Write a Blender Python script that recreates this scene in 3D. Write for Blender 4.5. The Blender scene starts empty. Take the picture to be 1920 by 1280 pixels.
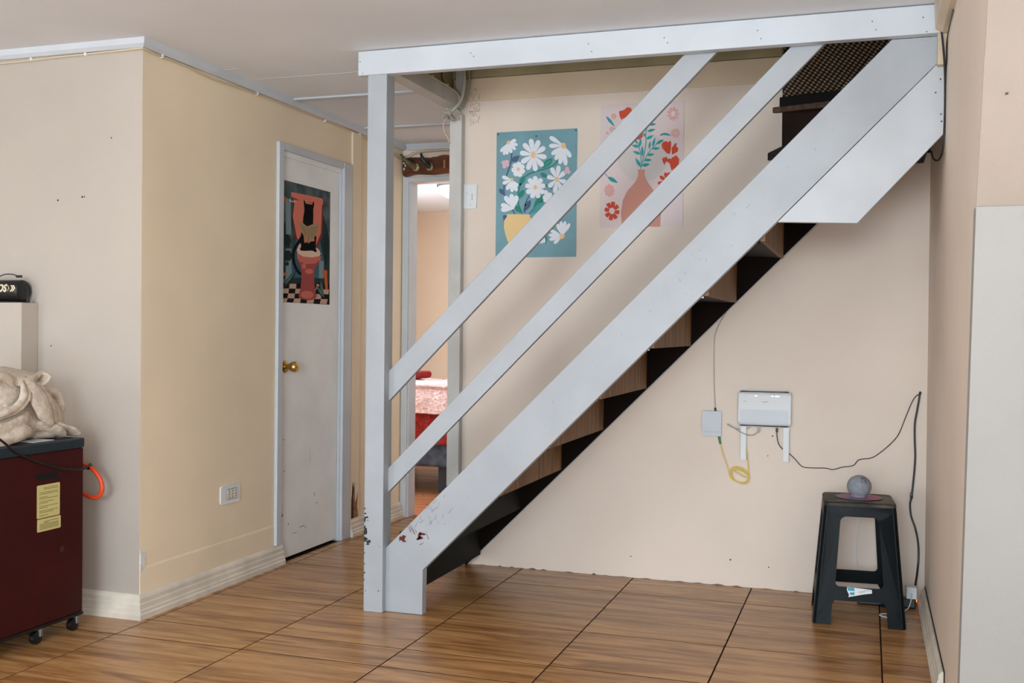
import bpy, bmesh, math, random
from mathutils import Vector, Matrix, noise
from math import sin, cos, pi, radians
random.seed(7)
SC = bpy.context.scene
COL = SC.collection

# ------------------------------------------------------------------ camera, world, lights
CAM_H = 1.15
yaw, pitch, roll = -.32406, -.01009, .01019
cy_, sy_, cp_, sp_, cr_, sr_ = cos(yaw), sin(yaw), cos(pitch), sin(pitch), cos(roll), sin(roll)
fw = Vector((sy_*cp_, cy_*cp_, sp_)); r0 = Vector((cy_, -sy_, 0)); u0 = r0.cross(fw)
rt = r0*cr_ + u0*sr_; up = u0*cr_ - r0*sr_
camd = bpy.data.cameras.new('camera'); cam = bpy.data.objects.new('camera', camd); COL.objects.link(cam)
camd.sensor_width = 36; camd.lens = 1986.85*36/1920; camd.clip_start = .05
m = Matrix((rt, up, -fw)).transposed().to_4x4(); m.translation = (0, 0, CAM_H); cam.matrix_world = m
SC.camera = cam
vs = SC.view_settings; SC.display_settings.display_device = 'sRGB'
vs.view_transform = 'Standard'; vs.look = 'None'; vs.gamma = 1; vs.use_curve_mapping = False; vs.exposure = -0.34
w = bpy.data.worlds.new('world'); SC.world = w; w.use_nodes = True
bg = w.node_tree.nodes['Background']; bg.inputs[0].default_value = (.75, .85, 1, 1); bg.inputs[1].default_value = .8

def area(name, loc, look, sx, sy, watts, col):
    d = bpy.data.lights.new(name, 'AREA'); d.shape = 'RECTANGLE'; d.size = sx; d.size_y = sy; d.energy = watts; d.color = col
    o = bpy.data.objects.new(name, d); COL.objects.link(o); o.location = loc
    o.rotation_euler = (Vector(look)-Vector(loc)).to_track_quat('-Z', 'Y').to_euler(); return o
area('window_daylight', (-.25, -2.8, 1.72), (-.75, 4, 1.45), 1.5, .95, 178, (.80, .91, 1))
area('ceiling_fill', (-1.3, -1.6, .5), (-1.25, -.5, 2.3), 3.4, 1.6, 170, (.70, .86, 1))  # added unseen fill inside the room, aimed up to brighten the ceiling
area('door_wall_fill', (1.93, -1.7, 1.45), (-3.2, 4.2, 1.4), 1.8, 1.4, 128, (.80, .91, 1))  # added side fill for the door wall; no window stands here
area('right_wall_fill', (-4.8, -1.2, 1.4), (.2, 3.6, 1.3), 2.0, 1.5, 108, (.80, .91, 1))  # added fill from the left to lift the right wall; no window here
area('bedroom_daylight', (-4.3, 6.95, 1.25), (-2.4, 7.1, 1.0), 1.5, 1.4, 118, (.76, .88, 1))
sd = bpy.data.lights.new('sun', 'SUN'); sd.energy = 5; sd.angle = .01; sd.color = (1, .97, .92)
so_ = bpy.data.objects.new('sun', sd); COL.objects.link(so_); so_.rotation_euler = Vector((-.10, .62, -1)).to_track_quat('-Z', 'Y').to_euler()

# ------------------------------------------------------------------ materials
def lin(c):
    return tuple(((v/255)/12.92 if v/255 <= .04045 else ((v/255+.055)/1.055)**2.4) for v in c)+(1,)
MATS = {}
def mat(name, rgb, rough=.6, var=0, vscale=3, bump=0, bscale=80, metal=0, stretch=(1, 1, 1), rgb2=None, emit=0, spec=.5, coat=0, lo=.35, hi=.65, detail=4):
    if name in MATS: return MATS[name]
    M = bpy.data.materials.new(name); M.use_nodes = True; n = M.node_tree.nodes; l = M.node_tree.links
    b = n['Principled BSDF']; b.inputs['Base Color'].default_value = lin(rgb); b.inputs['Roughness'].default_value = rough
    b.inputs['Metallic'].default_value = metal; b.inputs['Specular IOR Level'].default_value = spec
    b.inputs['Coat Weight'].default_value = coat
    g = n.new('ShaderNodeNewGeometry'); mp = n.new('ShaderNodeMapping'); mp.inputs['Scale'].default_value = stretch
    l.new(g.outputs['Position'], mp.inputs['Vector'])
    if var or rgb2:
        t = n.new('ShaderNodeTexNoise'); t.inputs['Scale'].default_value = vscale; t.inputs['Detail'].default_value = detail
        l.new(mp.outputs[0], t.inputs['Vector'])
        r = n.new('ShaderNodeValToRGB'); l.new(t.outputs['Fac'], r.inputs[0])
        c2 = rgb2 or tuple(max(0, v*(1-var)) for v in rgb)
        r.color_ramp.elements[0].color = lin(c2); r.color_ramp.elements[1].color = lin(rgb)
        r.color_ramp.elements[0].position = lo; r.color_ramp.elements[1].position = hi
        l.new(r.outputs[0], b.inputs['Base Color'])
    if bump:
        t = n.new('ShaderNodeTexNoise'); t.inputs['Scale'].default_value = bscale; t.inputs['Detail'].default_value = 5
        l.new(mp.outputs[0], t.inputs['Vector'])
        bp = n.new('ShaderNodeBump'); bp.inputs['Strength'].default_value = bump; bp.inputs['Distance'].default_value = .004
        l.new(t.outputs['Fac'], bp.inputs['Height']); l.new(bp.outputs[0], b.inputs['Normal'])
    if emit:
        b.inputs['Emission Color'].default_value = lin(rgb); b.inputs['Emission Strength'].default_value = emit
    MATS[name] = M; return M

def tile_mat():
    M = bpy.data.materials.new('wood_look_tile'); M.use_nodes = True; n = M.node_tree.nodes; l = M.node_tree.links
    b = n['Principled BSDF']
    g = n.new('ShaderNodeNewGeometry'); oi = n.new('ShaderNodeObjectInfo')
    cb = n.new('ShaderNodeCombineXYZ'); mu = n.new('ShaderNodeMath'); mu.operation = 'MULTIPLY'; mu.inputs[1].default_value = 37
    l.new(oi.outputs['Random'], mu.inputs[0]); l.new(mu.outputs[0], cb.inputs['Z']); l.new(mu.outputs[0], cb.inputs['X'])
    ad = n.new('ShaderNodeVectorMath'); l.new(g.outputs['Position'], ad.inputs[0]); l.new(cb.outputs[0], ad.inputs[1])
    def nz(sc, scale, det, dist):
        mp = n.new('ShaderNodeMapping'); mp.inputs['Scale'].default_value = sc; l.new(ad.outputs[0], mp.inputs['Vector'])
        t = n.new('ShaderNodeTexNoise'); t.inputs['Scale'].default_value = scale; t.inputs['Detail'].default_value = det; t.inputs['Distortion'].default_value = dist
        l.new(mp.outputs[0], t.inputs['Vector']); return t
    a = nz((.8, 8, 1), 2.2, 9, 1.2)
    r = n.new('ShaderNodeValToRGB'); l.new(a.outputs['Fac'], r.inputs[0]); e = r.color_ramp.elements
    e[0].position = .25; e[0].color = lin((122, 84, 52)); e[1].position = .72; e[1].color = lin((212, 160, 104))
    x = e.new(.42); x.color = lin((164, 115, 68)); x = e.new(.55); x.color = lin((192, 142, 90))
    f = nz((4.0, 60, 1), 3.2, 6, 1.2)
    r2 = n.new('ShaderNodeValToRGB'); l.new(f.outputs['Fac'], r2.inputs[0]); r2.color_ramp.elements[0].position = .32; r2.color_ramp.elements[1].position = .6
    r2.color_ramp.elements[0].color = (.72, .69, .67, 1); r2.color_ramp.elements[1].color = (1, 1, 1, 1)
    mx = n.new('ShaderNodeMix'); mx.data_type = 'RGBA'; mx.blend_type = 'MULTIPLY'; mx.inputs[0].default_value = .85
    l.new(r.outputs[0], mx.inputs[6]); l.new(r2.outputs[0], mx.inputs[7]); l.new(mx.outputs[2], b.inputs['Base Color'])
    b.inputs['Roughness'].default_value = .27; b.inputs['Specular IOR Level'].default_value = .4
    bp = n.new('ShaderNodeBump'); bp.inputs['Strength'].default_value = .12; bp.inputs['Distance'].default_value = .002
    l.new(f.outputs['Fac'], bp.inputs['Height']); l.new(bp.outputs[0], b.inputs['Normal'])
    return M

def weave_mat():
    M = bpy.data.materials.new('woven_mesh'); M.use_nodes = True; n = M.node_tree.nodes; l = M.node_tree.links
    b = n['Principled BSDF']; b.inputs['Roughness'].default_value = .8
    g = n.new('ShaderNodeNewGeometry'); s = n.new('ShaderNodeSeparateXYZ'); l.new(g.outputs['Position'], s.inputs[0])
    def ma(op, a, bb=None):
        q = n.new('ShaderNodeMath'); q.operation = op
        for i, v in enumerate((a, bb)):
            if v is None: continue
            if isinstance(v, (int, float)): q.inputs[i].default_value = v
            else: l.new(v, q.inputs[i])
        return q.outputs[0]
    k = 2*pi/.0245
    X = ma('MULTIPLY', s.outputs['X'], k); Z = ma('MULTIPLY', s.outputs['Z'], k*1.15)
    p = ma('SINE', ma('ADD', X, ma('MULTIPLY', Z, .35))); q = ma('SINE', Z)
    v = ma('MULTIPLY', p, q)
    r = n.new('ShaderNodeValToRGB'); l.new(v, r.inputs[0]); r.color_ramp.elements[0].position = .0; r.color_ramp.elements[1].position = .42
    r.color_ramp.elements[0].color = lin((34, 24, 18)); r.color_ramp.elements[1].color = lin((176, 146, 110))
    l.new(r.outputs[0], b.inputs['Base Color'])
    bp = n.new('ShaderNodeBump'); bp.inputs['Distance'].default_value = .004; l.new(v, bp.inputs['Height']); l.new(bp.outputs[0], b.inputs['Normal'])
    return M

WALL = mat('peach_wall_paint', (236, 219, 203), .75, .035, 1.6, .12, 90)
WALLS = mat('tan_wall_paint', (243, 224, 194), .75, .05, 1.4, .12, 90)
WALLR = mat('beige_right_wall_paint', (238, 221, 203), .6, .05, 1.2, .15, 90)
PALE = mat('dimmed_panel_paint', (164, 162, 157), .6, .03, 2, .1, 90)  # off-white darkened to offset strong light from the near windows
CEIL = mat('ceiling_paint', (234, 237, 240), .8, .035, 1.3, .08, 60)
CEILB = mat('bedroom_ceiling_paint', (238, 238, 236), .8)
WHITE = mat('white_gloss_paint', (203, 208, 213), .42, .035, 5, .12, 45)
WHITE2 = mat('dimmed_white_paint', (170, 174, 178), .45, .05, 5, .12, 45)  # white darkened on the stairs to stand in for weaker light below the beam
UPR = mat('dimmed_return_paint', (172, 158, 145), .7, .04, 2, .12, 90)  # wall colour darkened to offset overlighting on the near return
WHITED = mat('greyed_white_paint', (205, 202, 196), .5, .08, 5, .12, 45)
DOORW = mat('door_white_paint', (244, 245, 242), .4, .04, 4, .1, 60)
BASEW = mat('baseboard_paint', (232, 222, 205), .45, .10, 7, .1, 60)
OLIVE = mat('olive_board', (172, 160, 122), .7, .12, 5, .15, 60)
UPPER = mat('upper_tan_paint', (226, 206, 176), .7, .06, 3, .1, 60)
TILE = tile_mat()
GROUT = mat('dark_grout', (34, 23, 16), .95, spec=.1)
ORANGE = mat('orange_tile', (196, 128, 84), .35, 0, 2.5, 0, 80, 0, (1, 8, 1), (158, 92, 56))
PGROUT = mat('pale_grout', (215, 190, 165), .8)
PINE = mat('raw_pine', (142, 104, 68), .65, 0, 3, .1, 60, 0, (10, 10, 1), (104, 74, 46))
DARKW = mat('dark_brown_wood', (26, 17, 12), .7, .3, 4, .1, 50, spec=.08)
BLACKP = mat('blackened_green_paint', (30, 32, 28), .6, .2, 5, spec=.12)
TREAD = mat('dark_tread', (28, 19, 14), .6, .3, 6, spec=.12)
RUBBER = mat('black_rubber', (18, 16, 15), .6, spec=.15)
BROWNP = mat('brown_panel', (50, 32, 22), .6, .3, 4, spec=.12)
WEAVE = weave_mat()
BLACK = mat('black_plastic', (16, 16, 18), .35)
GREYC = mat('grey_cable', (178, 174, 162), .5)
BEIGEC = mat('beige_cable', (208, 190, 160), .5)
WPLAS = mat('white_plastic', (228, 230, 230), .5)
GPLAS = mat('pale_grey_plastic', (196, 200, 206), .35)
STOOL = mat('dark_green_plastic', (7, 17, 20), .45, .2, 12, .05, 60, spec=.16)
STOOLT = mat('worn_stool_top', (92, 84, 72), .5, 0, 9, .06, 60, 0, (1, 1, 1), (52, 50, 44), spec=.2)
REDH = mat('maroon_enamel', (60, 11, 12), .45, .1, 8, spec=.25)
BRASS = mat('brass', (206, 170, 100), .25, metal=1)
YELLOW = mat('yellow_fibre_cable', (228, 198, 96), .45)
GREENC = mat('green_plug', (70, 130, 100), .4)
STEEL = mat('grey_metal', (150, 150, 148), .35, metal=.8)
COPPERW = mat('burnt_brown_wood', (118, 62, 30), .3, 0, 5, .25, 30, 0, (1, 1, 5), (42, 20, 10))

# ------------------------------------------------------------------ geometry helpers
def NB(): return bmesh.new()
def box(bm, x0, x1, y0, y1, z0, z1, bev=0):
    r = bmesh.ops.create_cube(bm, size=1)
    vs_ = r['verts']
    for v in vs_:
        v.co = Vector(((x0+x1)/2+v.co.x*(x1-x0), (y0+y1)/2+v.co.y*(y1-y0), (z0+z1)/2+v.co.z*(z1-z0)))
    if bev:
        es = list({e for v in vs_ for e in v.link_edges})
        bmesh.ops.bevel(bm, geom=es, offset=bev, segments=2, affect='EDGES', profile=.5)
    return bm
def prism(bm, pts, axis, a0, a1):
    """polygon pts in the two remaining axes (order x,y,z minus axis), extruded from a0 to a1 along axis"""
    def P(p, a):
        q = list(p); q.insert(axis, a); return q
    A = [bm.verts.new(P(p, a0)) for p in pts]; B = [bm.verts.new(P(p, a1)) for p in pts]
    bm.faces.new(A); bm.faces.new(B[::-1])
    n = len(pts)
    for i in range(n): bm.faces.new((A[i], B[i], B[(i+1) % n], A[(i+1) % n]))
    return bm
def smooth_path(pts, k=6):
    pts = [Vector(p) for p in pts]
    if len(pts) < 3: return pts
    P = [pts[0]*2-pts[1]]+pts+[pts[-1]*2-pts[-2]]; out = []
    for i in range(1, len(P)-2):
        for j in range(k):
            t = j/k; a, b, c, d = P[i-1], P[i], P[i+1], P[i+2]
            out.append(.5*((2*b)+(c-a)*t+(2*a-5*b+4*c-d)*t*t+(3*b-a-3*c+d)*t**3))
    out.append(pts[-1]); return out
def tube(bm, pts, r, k=6, sides=8, flat=None):
    P = smooth_path(pts, k) if k > 1 else [Vector(p) for p in pts]
    rings = []; prev = Vector((0, 0, 1))
    for i, p in enumerate(P):
        t = (P[min(i+1, len(P)-1)]-P[max(i-1, 0)])
        if t.length < 1e-9: t = Vector((1, 0, 0))
        t.normalize(); s = prev-t*prev.dot(t)
        if s.length < 1e-4: s = t.orthogonal()
        s.normalize(); prev = s; q = t.cross(s)
        rr = r[i*(len(r)-1)//max(1, len(P)-1)] if isinstance(r, (list, tuple)) else r
        rings.append([bm.verts.new(p+(s*cos(a)+q*sin(a))*rr) for a in [2*pi*j/sides for j in range(sides)]])
    for A, B in zip(rings, rings[1:]):
        for j in range(sides): bm.faces.new((A[j], A[(j+1) % sides], B[(j+1) % sides], B[j]))
    bm.faces.new(rings[0][::-1]); bm.faces.new(rings[-1]); return bm
def lathe(bm, prof, c, axis='Z', seg=32):
    c = Vector(c); rings = []
    for r, h in prof:
        ring = []
        for j in range(seg):
            a = 2*pi*j/seg
            v = {'Z': Vector((r*cos(a), r*sin(a), h)), 'Y': Vector((r*cos(a), h, r*sin(a))), 'X': Vector((h, r*cos(a), r*sin(a)))}[axis]
            ring.append(bm.verts.new(c+v))
        rings.append(ring)
    for A, B in zip(rings, rings[1:]):
        for j in range(seg): bm.faces.new((A[j], A[(j+1) % seg], B[(j+1) % seg], B[j]))
    bm.faces.new(rings[0][::-1]); bm.faces.new(rings[-1]); return bm
def rounded(w, h, r, n=5, cx=0, cz=0):
    out = []
    for sx, sz, a0 in ((1, 1, 0), (-1, 1, 90), (-1, -1, 180), (1, -1, 270)):
        for i in range(n+1):
            a = radians(a0+90*i/n); out.append((cx+sx*(w/2-r)+r*cos(a), cz+sz*(h/2-r)+r*sin(a)))
    return out
def wloc(o):
    v = Vector((0, 0, 0))
    while o: v += o.location; o = o.parent
    return v
def obj(name, bm, m_, parent=None, smooth=False, loc=None):
    me = bpy.data.meshes.new(name); bmesh.ops.recalc_face_normals(bm, faces=bm.faces)
    o = bpy.data.objects.new(name, me); COL.objects.link(o)
    if parent: o.parent = parent; off = wloc(parent)
    else:
        off = Vector(loc) if loc else Vector((0, 0, 0)); o.location = off
    for v in bm.verts: v.co -= off
    bm.to_mesh(me); bm.free(); me.materials.append(m_)
    if smooth:
        for p in me.polygons: p.use_smooth = True
        me.set_sharp_from_angle(angle=radians(40))
    return o
def thing(name, label, cat, loc, group=None):
    o = bpy.data.objects.new(name, None); COL.objects.link(o); o.location = loc; o.empty_display_size = .05
    o['label'] = label; o['category'] = cat
    if group: o['group'] = group
    return o
def tag(o, label, cat, group=None):
    o['label'] = label; o['category'] = cat
    if group: o['group'] = group
    return o
def struct(name, bm, m_, label, cat='structure', smooth=False):
    o = obj(name, bm, m_, None, smooth); o['kind'] = 'structure'; o['label'] = label; o['category'] = cat; return o
def poly(bm, pts):
    vs_ = [bm.verts.new(p) for p in pts]
    try: bm.faces.new(vs_)
    except ValueError: pass

# ------------------------------------------------------------------ dimensions of the place
XL, XR = -2.714, .244          # side wall of the hall recess, right wall
YC, YB, YF = 3.49, 4.877, 5.95 # corner wall, wall behind the stairs, far wall with doorway
H = 2.2805; HU = 2.95; XW = -1.955

# ------------------------------------------------------------------ floor
fl = NB(); box(fl, -4.9, 2.1, -2.95, YC+.1, -.10, -.0009); box(fl, XL-.1, XR+.1, YC+.1, YB+.1, -.10, -.0009); box(fl, XL-.1, XW+.1, YB+.1, YF+.1, -.10, -.0009)
floor = struct('floor', fl, GROUT, 'wood-look rectangular floor tiles with dark joints in the main room', 'floor')
TW, TD = .54374, .64845; TX0, TY0 = -2.115, 3.2829
tcache = {}
def add_tiles(x0, x1, y0, y1, parent, W, D, X0, Y0, M, gap=.0055, gapy=.008):
    i0 = int((x0-X0)//W)-1; j0 = int((y0-Y0)//D)-1
    for i in range(i0, i0+60):
        for j in range(j0, j0+60):
            a, b = max(x0, X0+i*W), min(x1, X0+(i+1)*W); c, d = max(y0, Y0+j*D), min(y1, Y0+(j+1)*D)
            if b-a < .02 or d-c < .02: continue
            key = (round(b-a, 3), round(d-c, 3), M.name)
            if key not in tcache:
                bm = NB(); w_, h_ = (b-a)/2-gap/2, (d-c)/2-gapy/2
                box(bm, -w_, w_, -h_, h_, -.004, 0)
                top = [e for e in bm.edges if all(v.co.z > -.001 for v in e.verts)]
                bmesh.ops.bevel(bm, geom=top, offset=.0006, segments=1, affect='EDGES')
                me = bpy.data.meshes.new('floor_tile'); bm.to_mesh(me); bm.free(); me.materials.append(M); tcache[key] = me
            o = bpy.data.objects.new('floor_tile', tcache[key]); COL.objects.link(o); o.parent = parent
            o.location = ((a+b)/2, (c+d)/2, 0)
add_tiles(-4.9, 2.1, -2.95, YC, floor, TW, TD, TX0, TY0, TILE)
add_tiles(XL, XR, YC, YB, floor, TW, TD, TX0, TY0, TILE)
add_tiles(XL, XW, YB, YF, floor, TW, TD, TX0, TY0, TILE)
fb = NB(); box(fb, -4.4, -1.2, YF+.1, 9.5, -.10, -.0009)
floorb = struct('floor', fb, PGROUT, 'orange-brown floor tiles with pale joints beyond the far doorway', 'floor')
add_tiles(-4.4, -1.2, YF, 9.5, floorb, .5, .33, -2.62, 6.03, ORANGE, .006)

# ------------------------------------------------------------------ walls
def hole_wall(x0, x1, z0, z1, y0, y1, hx0, hx1, hz0, hz1):
    bm = NB()
    box(bm, x0, hx0, y0, y1, z0, z1); box(bm, hx1, x1, y0, y1, z0, z1)
    if hz0 > z0: box(bm, hx0, hx1, y0, y1, z0, hz0)
    if hz1 < z1: box(bm, hx0, hx1, y0, y1, hz1, z1)
    return bm
# wall behind the stairs, with the opening at the head of the flight
bm = NB()
prism(bm, [(XW+.001, 0), (XR, 0), (XR, 1.93), (-.376, 1.93), (-.376, HU), (XW+.001, HU)], 1, YB, YB+.1)
wb = struct('wall_back', bm, WALL, 'peach painted wall behind the staircase', 'wall')
bm = NB(); box(bm, XW+.002, -.378, YB-.006, YB-.0005, 2.272, 2.382)
obj('upper_board', bm, UPPER, wb)
bm = NB(); box(bm, XW+.002, -.378, YB-.022, YB-.0005, 2.384, 2.60)
obj('olive_board', bm, OLIVE, wb)['label'] = 'olive stained board at the top of the wall'
bm = NB()
for X_, Z_, r_ in [(-.58, .12, .004), (-.41, .10, .003), (-1.04, .10, .003), (-.40, .69, .0035), (-.42, .60, .0025), (-.83, 2.33, .006), (-1.1, .95, .003), (-1.30, 1.45, .003)]:
    lathe(bm, [(r_, -.001), (r_*.8, -.0016)], (X_, YB, Z_), 'Y', 10)
obj('nail_hole', bm, BLACK, wb)
bm = NB()   # flaked plaster along the foot of the wall
x = -1.80
while x < .0:
    wdt = random.uniform(.02, .07); hh = random.uniform(.002, .007)
    prism(bm, [(x, .001), (x+wdt, .001), (x+wdt*.8, hh*.7), (x+wdt*.5, hh), (x+wdt*.2, hh*.5)], 1, YB-.0015, YB-.0003); x += wdt+random.uniform(.01, .09)
obj('flaked_plaster', bm, mat('flaked_plaster', (120, 92, 66), .9, .3, 30), wb)
bm = NB(); rr = random.Random(9)
for i in range(7):
    x_ = -1.865+i*.008; zt = 2.34-rr.uniform(0, .05)
    while zt > 2.16:
        L = rr.uniform(.006, .03); box(bm, x_, x_+.0012, YB-.0074, YB-.0063, zt-L, zt) if zt-L > 2.275 else box(bm, x_, x_+.0012, YB-.0012, YB-.0002, zt-L, zt); zt -= L+rr.uniform(.004, .03)
for i in range(5): box(bm, -1.872+i*.011, -1.866+i*.011, YB-.0012, YB-.0002, 2.222+rr.uniform(-.002, .002), 2.226)
obj('paint_drips', bm, mat('drip', (120, 104, 78), .7), wb)
# brown panel and woven panel in the opening at the stair head
bm = NB(); box(bm, -.376, XR, YB+.008, YB+.03, 1.90, 2.15)
bp_ = obj('wood_panel', bm, BROWNP); bp_['kind'] = 'structure'; tag(bp_, 'dark brown board under the woven panel at the head of the stairs', 'panel')
bm = NB(); box(bm, -.376, XR, YB+.006, YB+.02, 2.16, HU)
o = obj('woven_panel', bm, WEAVE); tag(o, 'brown woven mesh panel hanging at the head of the stairs', 'panel')
# side wall of the recess (door wall) with a door opening, and the corner wall
DY0, DY1, DZ = 4.53, 5.155, 2.022
bm = NB()
box(bm, XL-.1, XL, YC+.0006, DY0, 0, HU); box(bm, XL-.1, XL, DY1, YF+.1, 0, HU); box(bm, XL-.1, XL, DY0, DY1, DZ, HU)
wl = struct('wall_left', bm, WALLS, 'tan side wall that holds the white door', 'wall')
bm = NB(); prism(bm, [(XL, .075), (XL+.004, .075), (XL+.004, .192), (XL+.001, .20), (XL, .20)], 1, YC, DY0-.045)
o = obj('plaster_band', bm, WALLS, wl)
bm = NB(); box(bm, XL, XL+.012, 5.262, 5.37, .09, 2.235, .002)
obj('wall_batten', bm, WALLS, wl)
bm = NB(); prism(bm, [(5.275, .10), (5.305, .10), (5.30, .17), (5.308, .25), (5.29, .30), (5.283, .24), (5.276, .20)], 0, XL+.0122, XL+.0132)
obj('rotted_hole', bm, BLACK, wl)
bm = NB(); prism(bm, [(5.305, .10), (5.36, .10), (5.345, .15), (5.35, .24), (5.335, .20), (5.32, .18), (5.31, .30), (5.296, .24), (5.30, .17)], 0, XL+.0122, XL+.0136)
obj('bare_wood', bm, mat('bare_wood', (176, 128, 84), .8, .3, 30), wl)
bm = NB(); box(bm, -4.9, XL-.0005, YC, YC+.1, 0, HU)
wc = struct('wall_corner', bm, mat('dimmed_corner_paint', (188, 177, 165), .75, .035, 1.6, .12, 90), 'peach wall on the left behind the heater', 'wall')  # peach darkened here to offset the stronger light closer to the windows
bm = NB()
prism(bm, [(XL, .085), (XL+.003, .086), (XL+.0035, .17), (XL+.006, .235), (XL+.002, .26), (XL, .27)], 1, YC+.002, YC+.03)
obj('plaster_patch', bm, mat('plaster_patch', (240, 236, 228), .7, .12, 40), wc)
bm = NB()
for X_, Z_, r_ in [(-3.12, 1.66, .004), (-3.0, 1.67, .004), (-2.99, 1.67, .003), (-3.15, 1.07, .003), (-2.86, 1.9, .003)]:
    lathe(bm, [(r_, -.001), (r_*.8, -.0016)], (X_, YC, Z_), 'Y', 10)
obj('nail_hole', bm, BLACK, wc)
# ledge block at the left edge
bm = NB(); box(bm, -4.0, -3.216, 3.398, YC, 0, 1.2435, .003)
struct('wall_ledge', bm, mat('dimmed_corner_paint', (0, 0, 0)), 'boxed-in wall ledge at left carrying the black speaker', 'wall')
# hall right side and far wall
bm = NB(); box(bm, XW, XW+.1, YB+.1, YF, 0, HU); box(bm, XW, XW+.1, YB+.02, YB+.1, 0, HU)
struct('wall_hall', bm, WALL, 'end of the peach wall lining the passage', 'wall')
FX0, FX1, FZ = -2.672, -2.02, 2.05
bm = hole_wall(XL, XW+.1, 0, HU, YF, YF+.1, FX0, FX1, 0, FZ)
wf = struct('wall_far', bm, WALL, 'peach wall at the end of the passage around the doorway', 'wall')
# right wall (with the proud pale lower panel at its near end)
YR0, YR1 = 2.78, 2.34
bm = NB()
v = [bm.verts.new(p) for p in [(XR, YB+.1, 0), (XR, 3.10, 0), (XR, YR0, 1.4586), (XR, YR1+.05, H), (XR, 2.2, HU), (XR, YB+.1, HU)]]
u = [bm.verts.new(p) for p in [(2.1, YB+.1, 0), (2.1, 3.10, 0), (2.1, YR0, 1.4586), (2.1, YR1, H), (2.1, 2.1, HU), (2.1, YB+.1, HU)]]
bm.faces.new(v); bm.faces.new(u[::-1])
for i in range(6): bm.faces.new((v[i], u[i], u[(i+1) % 6], v[(i+1) % 6]))
wr = struct('wall_right', bm, WALLR, 'beige painted wall at the right beside the stool', 'wall')
bm = NB()
v = [bm.verts.new(p) for p in [(XR+.0, 3.088, 0), (2.1, 3.088, 0), (2.1, YR0-.012, 1.4586), (XR, YR0-.012, 1.4586)]]
u = [bm.verts.new(p) for p in [(XR+.0, 3.15, 0), (2.1, 3.15, 0), (2.1, YR0+.05, 1.4586), (XR, YR0+.05, 1.4586)]]
for q in v[:1]+v[3:]: q.co.x -= .002
for q in u[:1]+u[3:]: q.co.x -= .002
bm.faces.new(v); bm.faces.new(u[::-1])
for i in range(4): bm.faces.new((v[i], u[i], u[(i+1) % 4], v[(i+1) % 4]))
obj('lower_panel', bm, PALE, wr)['label'] = 'paler off-white lower end of the right wall'
bm = NB()
v = [bm.verts.new(p) for p in [(XR-.0015, YR0-.003, 1.4586), (2.1, YR0-.003, 1.4586), (2.1, YR1-.003, H), (XR-.0015, YR1+.047, H)]]
u = [bm.verts.new(p) for p in [(XR-.0015, YR0+.004, 1.4586), (2.1, YR0+.02, 1.4586), (2.1, YR1+.02, H), (XR-.0015, YR1+.054, H)]]
bm.faces.new(v); bm.faces.new(u[::-1])
for i in range(4): bm.faces.new((v[i], u[i], u[(i+1) % 4], v[(i+1) % 4]))
obj('upper_return', bm, UPR, wr)  # thin overlay that darkens the return face, countering its excess light
bm = NB()
for x_, z_ in [(XR+.068, 1.94), (XR+.045, 1.70)]:
    y_ = YR0-(z_-1.4586)*(YR0-YR1)/(H-1.4586)+.02
    box(bm, x_, x_+.006, y_-.03, y_-.018, z_, z_+.002)
obj('nail_hole', bm, BLACK, wr)
# rest of the room behind the camera
bm = NB(); box(bm, 2.0, 2.1, -2.95, 3.0, 0, H)
struct('wall_side_right', bm, WALL, 'peach wall of the room to the right behind the viewer', 'wall')
bm = NB(); box(bm, -5.0, -4.9, -2.95, YC, 0, H)
struct('wall_side_left', bm, WALL, 'peach wall of the room to the far left', 'wall')
bm = hole_wall(-4.9, 2.0, 0, H, -3.05, -2.95, -2.2, 1.2, .85, 2.2)
wrr = struct('wall_rear', bm, WALL, 'peach wall with windows behind the viewer', 'wall')
bm = NB()
for x_ in (-2.2, -.52, 1.16): box(bm, x_, x_+.04, -3.01, -2.98, .85, 2.2)
for z_ in (.85, 2.16): box(bm, -2.2, 1.2, -3.01, -2.98, z_, z_+.04)
struct('window_1', bm, WHITED, 'window behind the viewer', 'window')

# ceilings
bm = NB()
box(bm, -4.9, 2.0, -2.95, 3.93, H, H+.04); box(bm, -4.9, -1.975, 3.93, YF+.1, H, H+.04)
ce = struct('ceiling', bm, CEIL, 'off-white painted ceiling with an opening over the stairs', 'ceiling')
for y_, xa, xb, wd, th in [(4.62, XL+.01, -1.975, .055, .010), (5.39, XL+.01, XW, .055, .010)]:
    bm = NB(); box(bm, xa, xb, y_-wd/2, y_+wd/2, H-th, H-.0003, .002); obj('ceiling_batten', bm, WHITE, ce)
bm = NB(); box(bm, -2.66, -1.98, 4.203, 4.207, H-.0015, H-.0002); box(bm, -2.69, -2.62, 4.005, 4.010, H-.002, H-.0002)
obj('ceiling_crack', bm, WHITE, ce)
bm = NB()
prism(bm, [(-2.05, 3.93), (XR+.1, 3.93), (XR+.1, YB+.1), (-2.05, YB+.1)], 2, HU, HU+.05)
box(bm, -2.05, 2.1, 3.90, 3.93, H+.045, HU); 
struct('ceiling', bm, UPPER, 'upper ceiling and front of the stairwell shaft', 'ceiling')
bm = NB(); box(bm, -2.0, -1.955, 3.93, YB, H+.03, HU)
o = struct('wall_shaft', bm, OLIVE, 'olive plywood lining the left side of the stair opening', 'wall')
bm = NB(); box(bm, -1.975, -1.905, 3.932, YB-.001, 2.234, 2.300, .002)
o = struct('trim_1', bm, WHITED, 'painted beam edging the stair opening on the left', 'trim')
bm = NB(); box(bm, -1.93, -1.895, YB-.034, YB-.012, 2.302, 2.6)
struct('trim_2', bm, WHITED, 'short grey upright trim above the passage post', 'trim')
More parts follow.
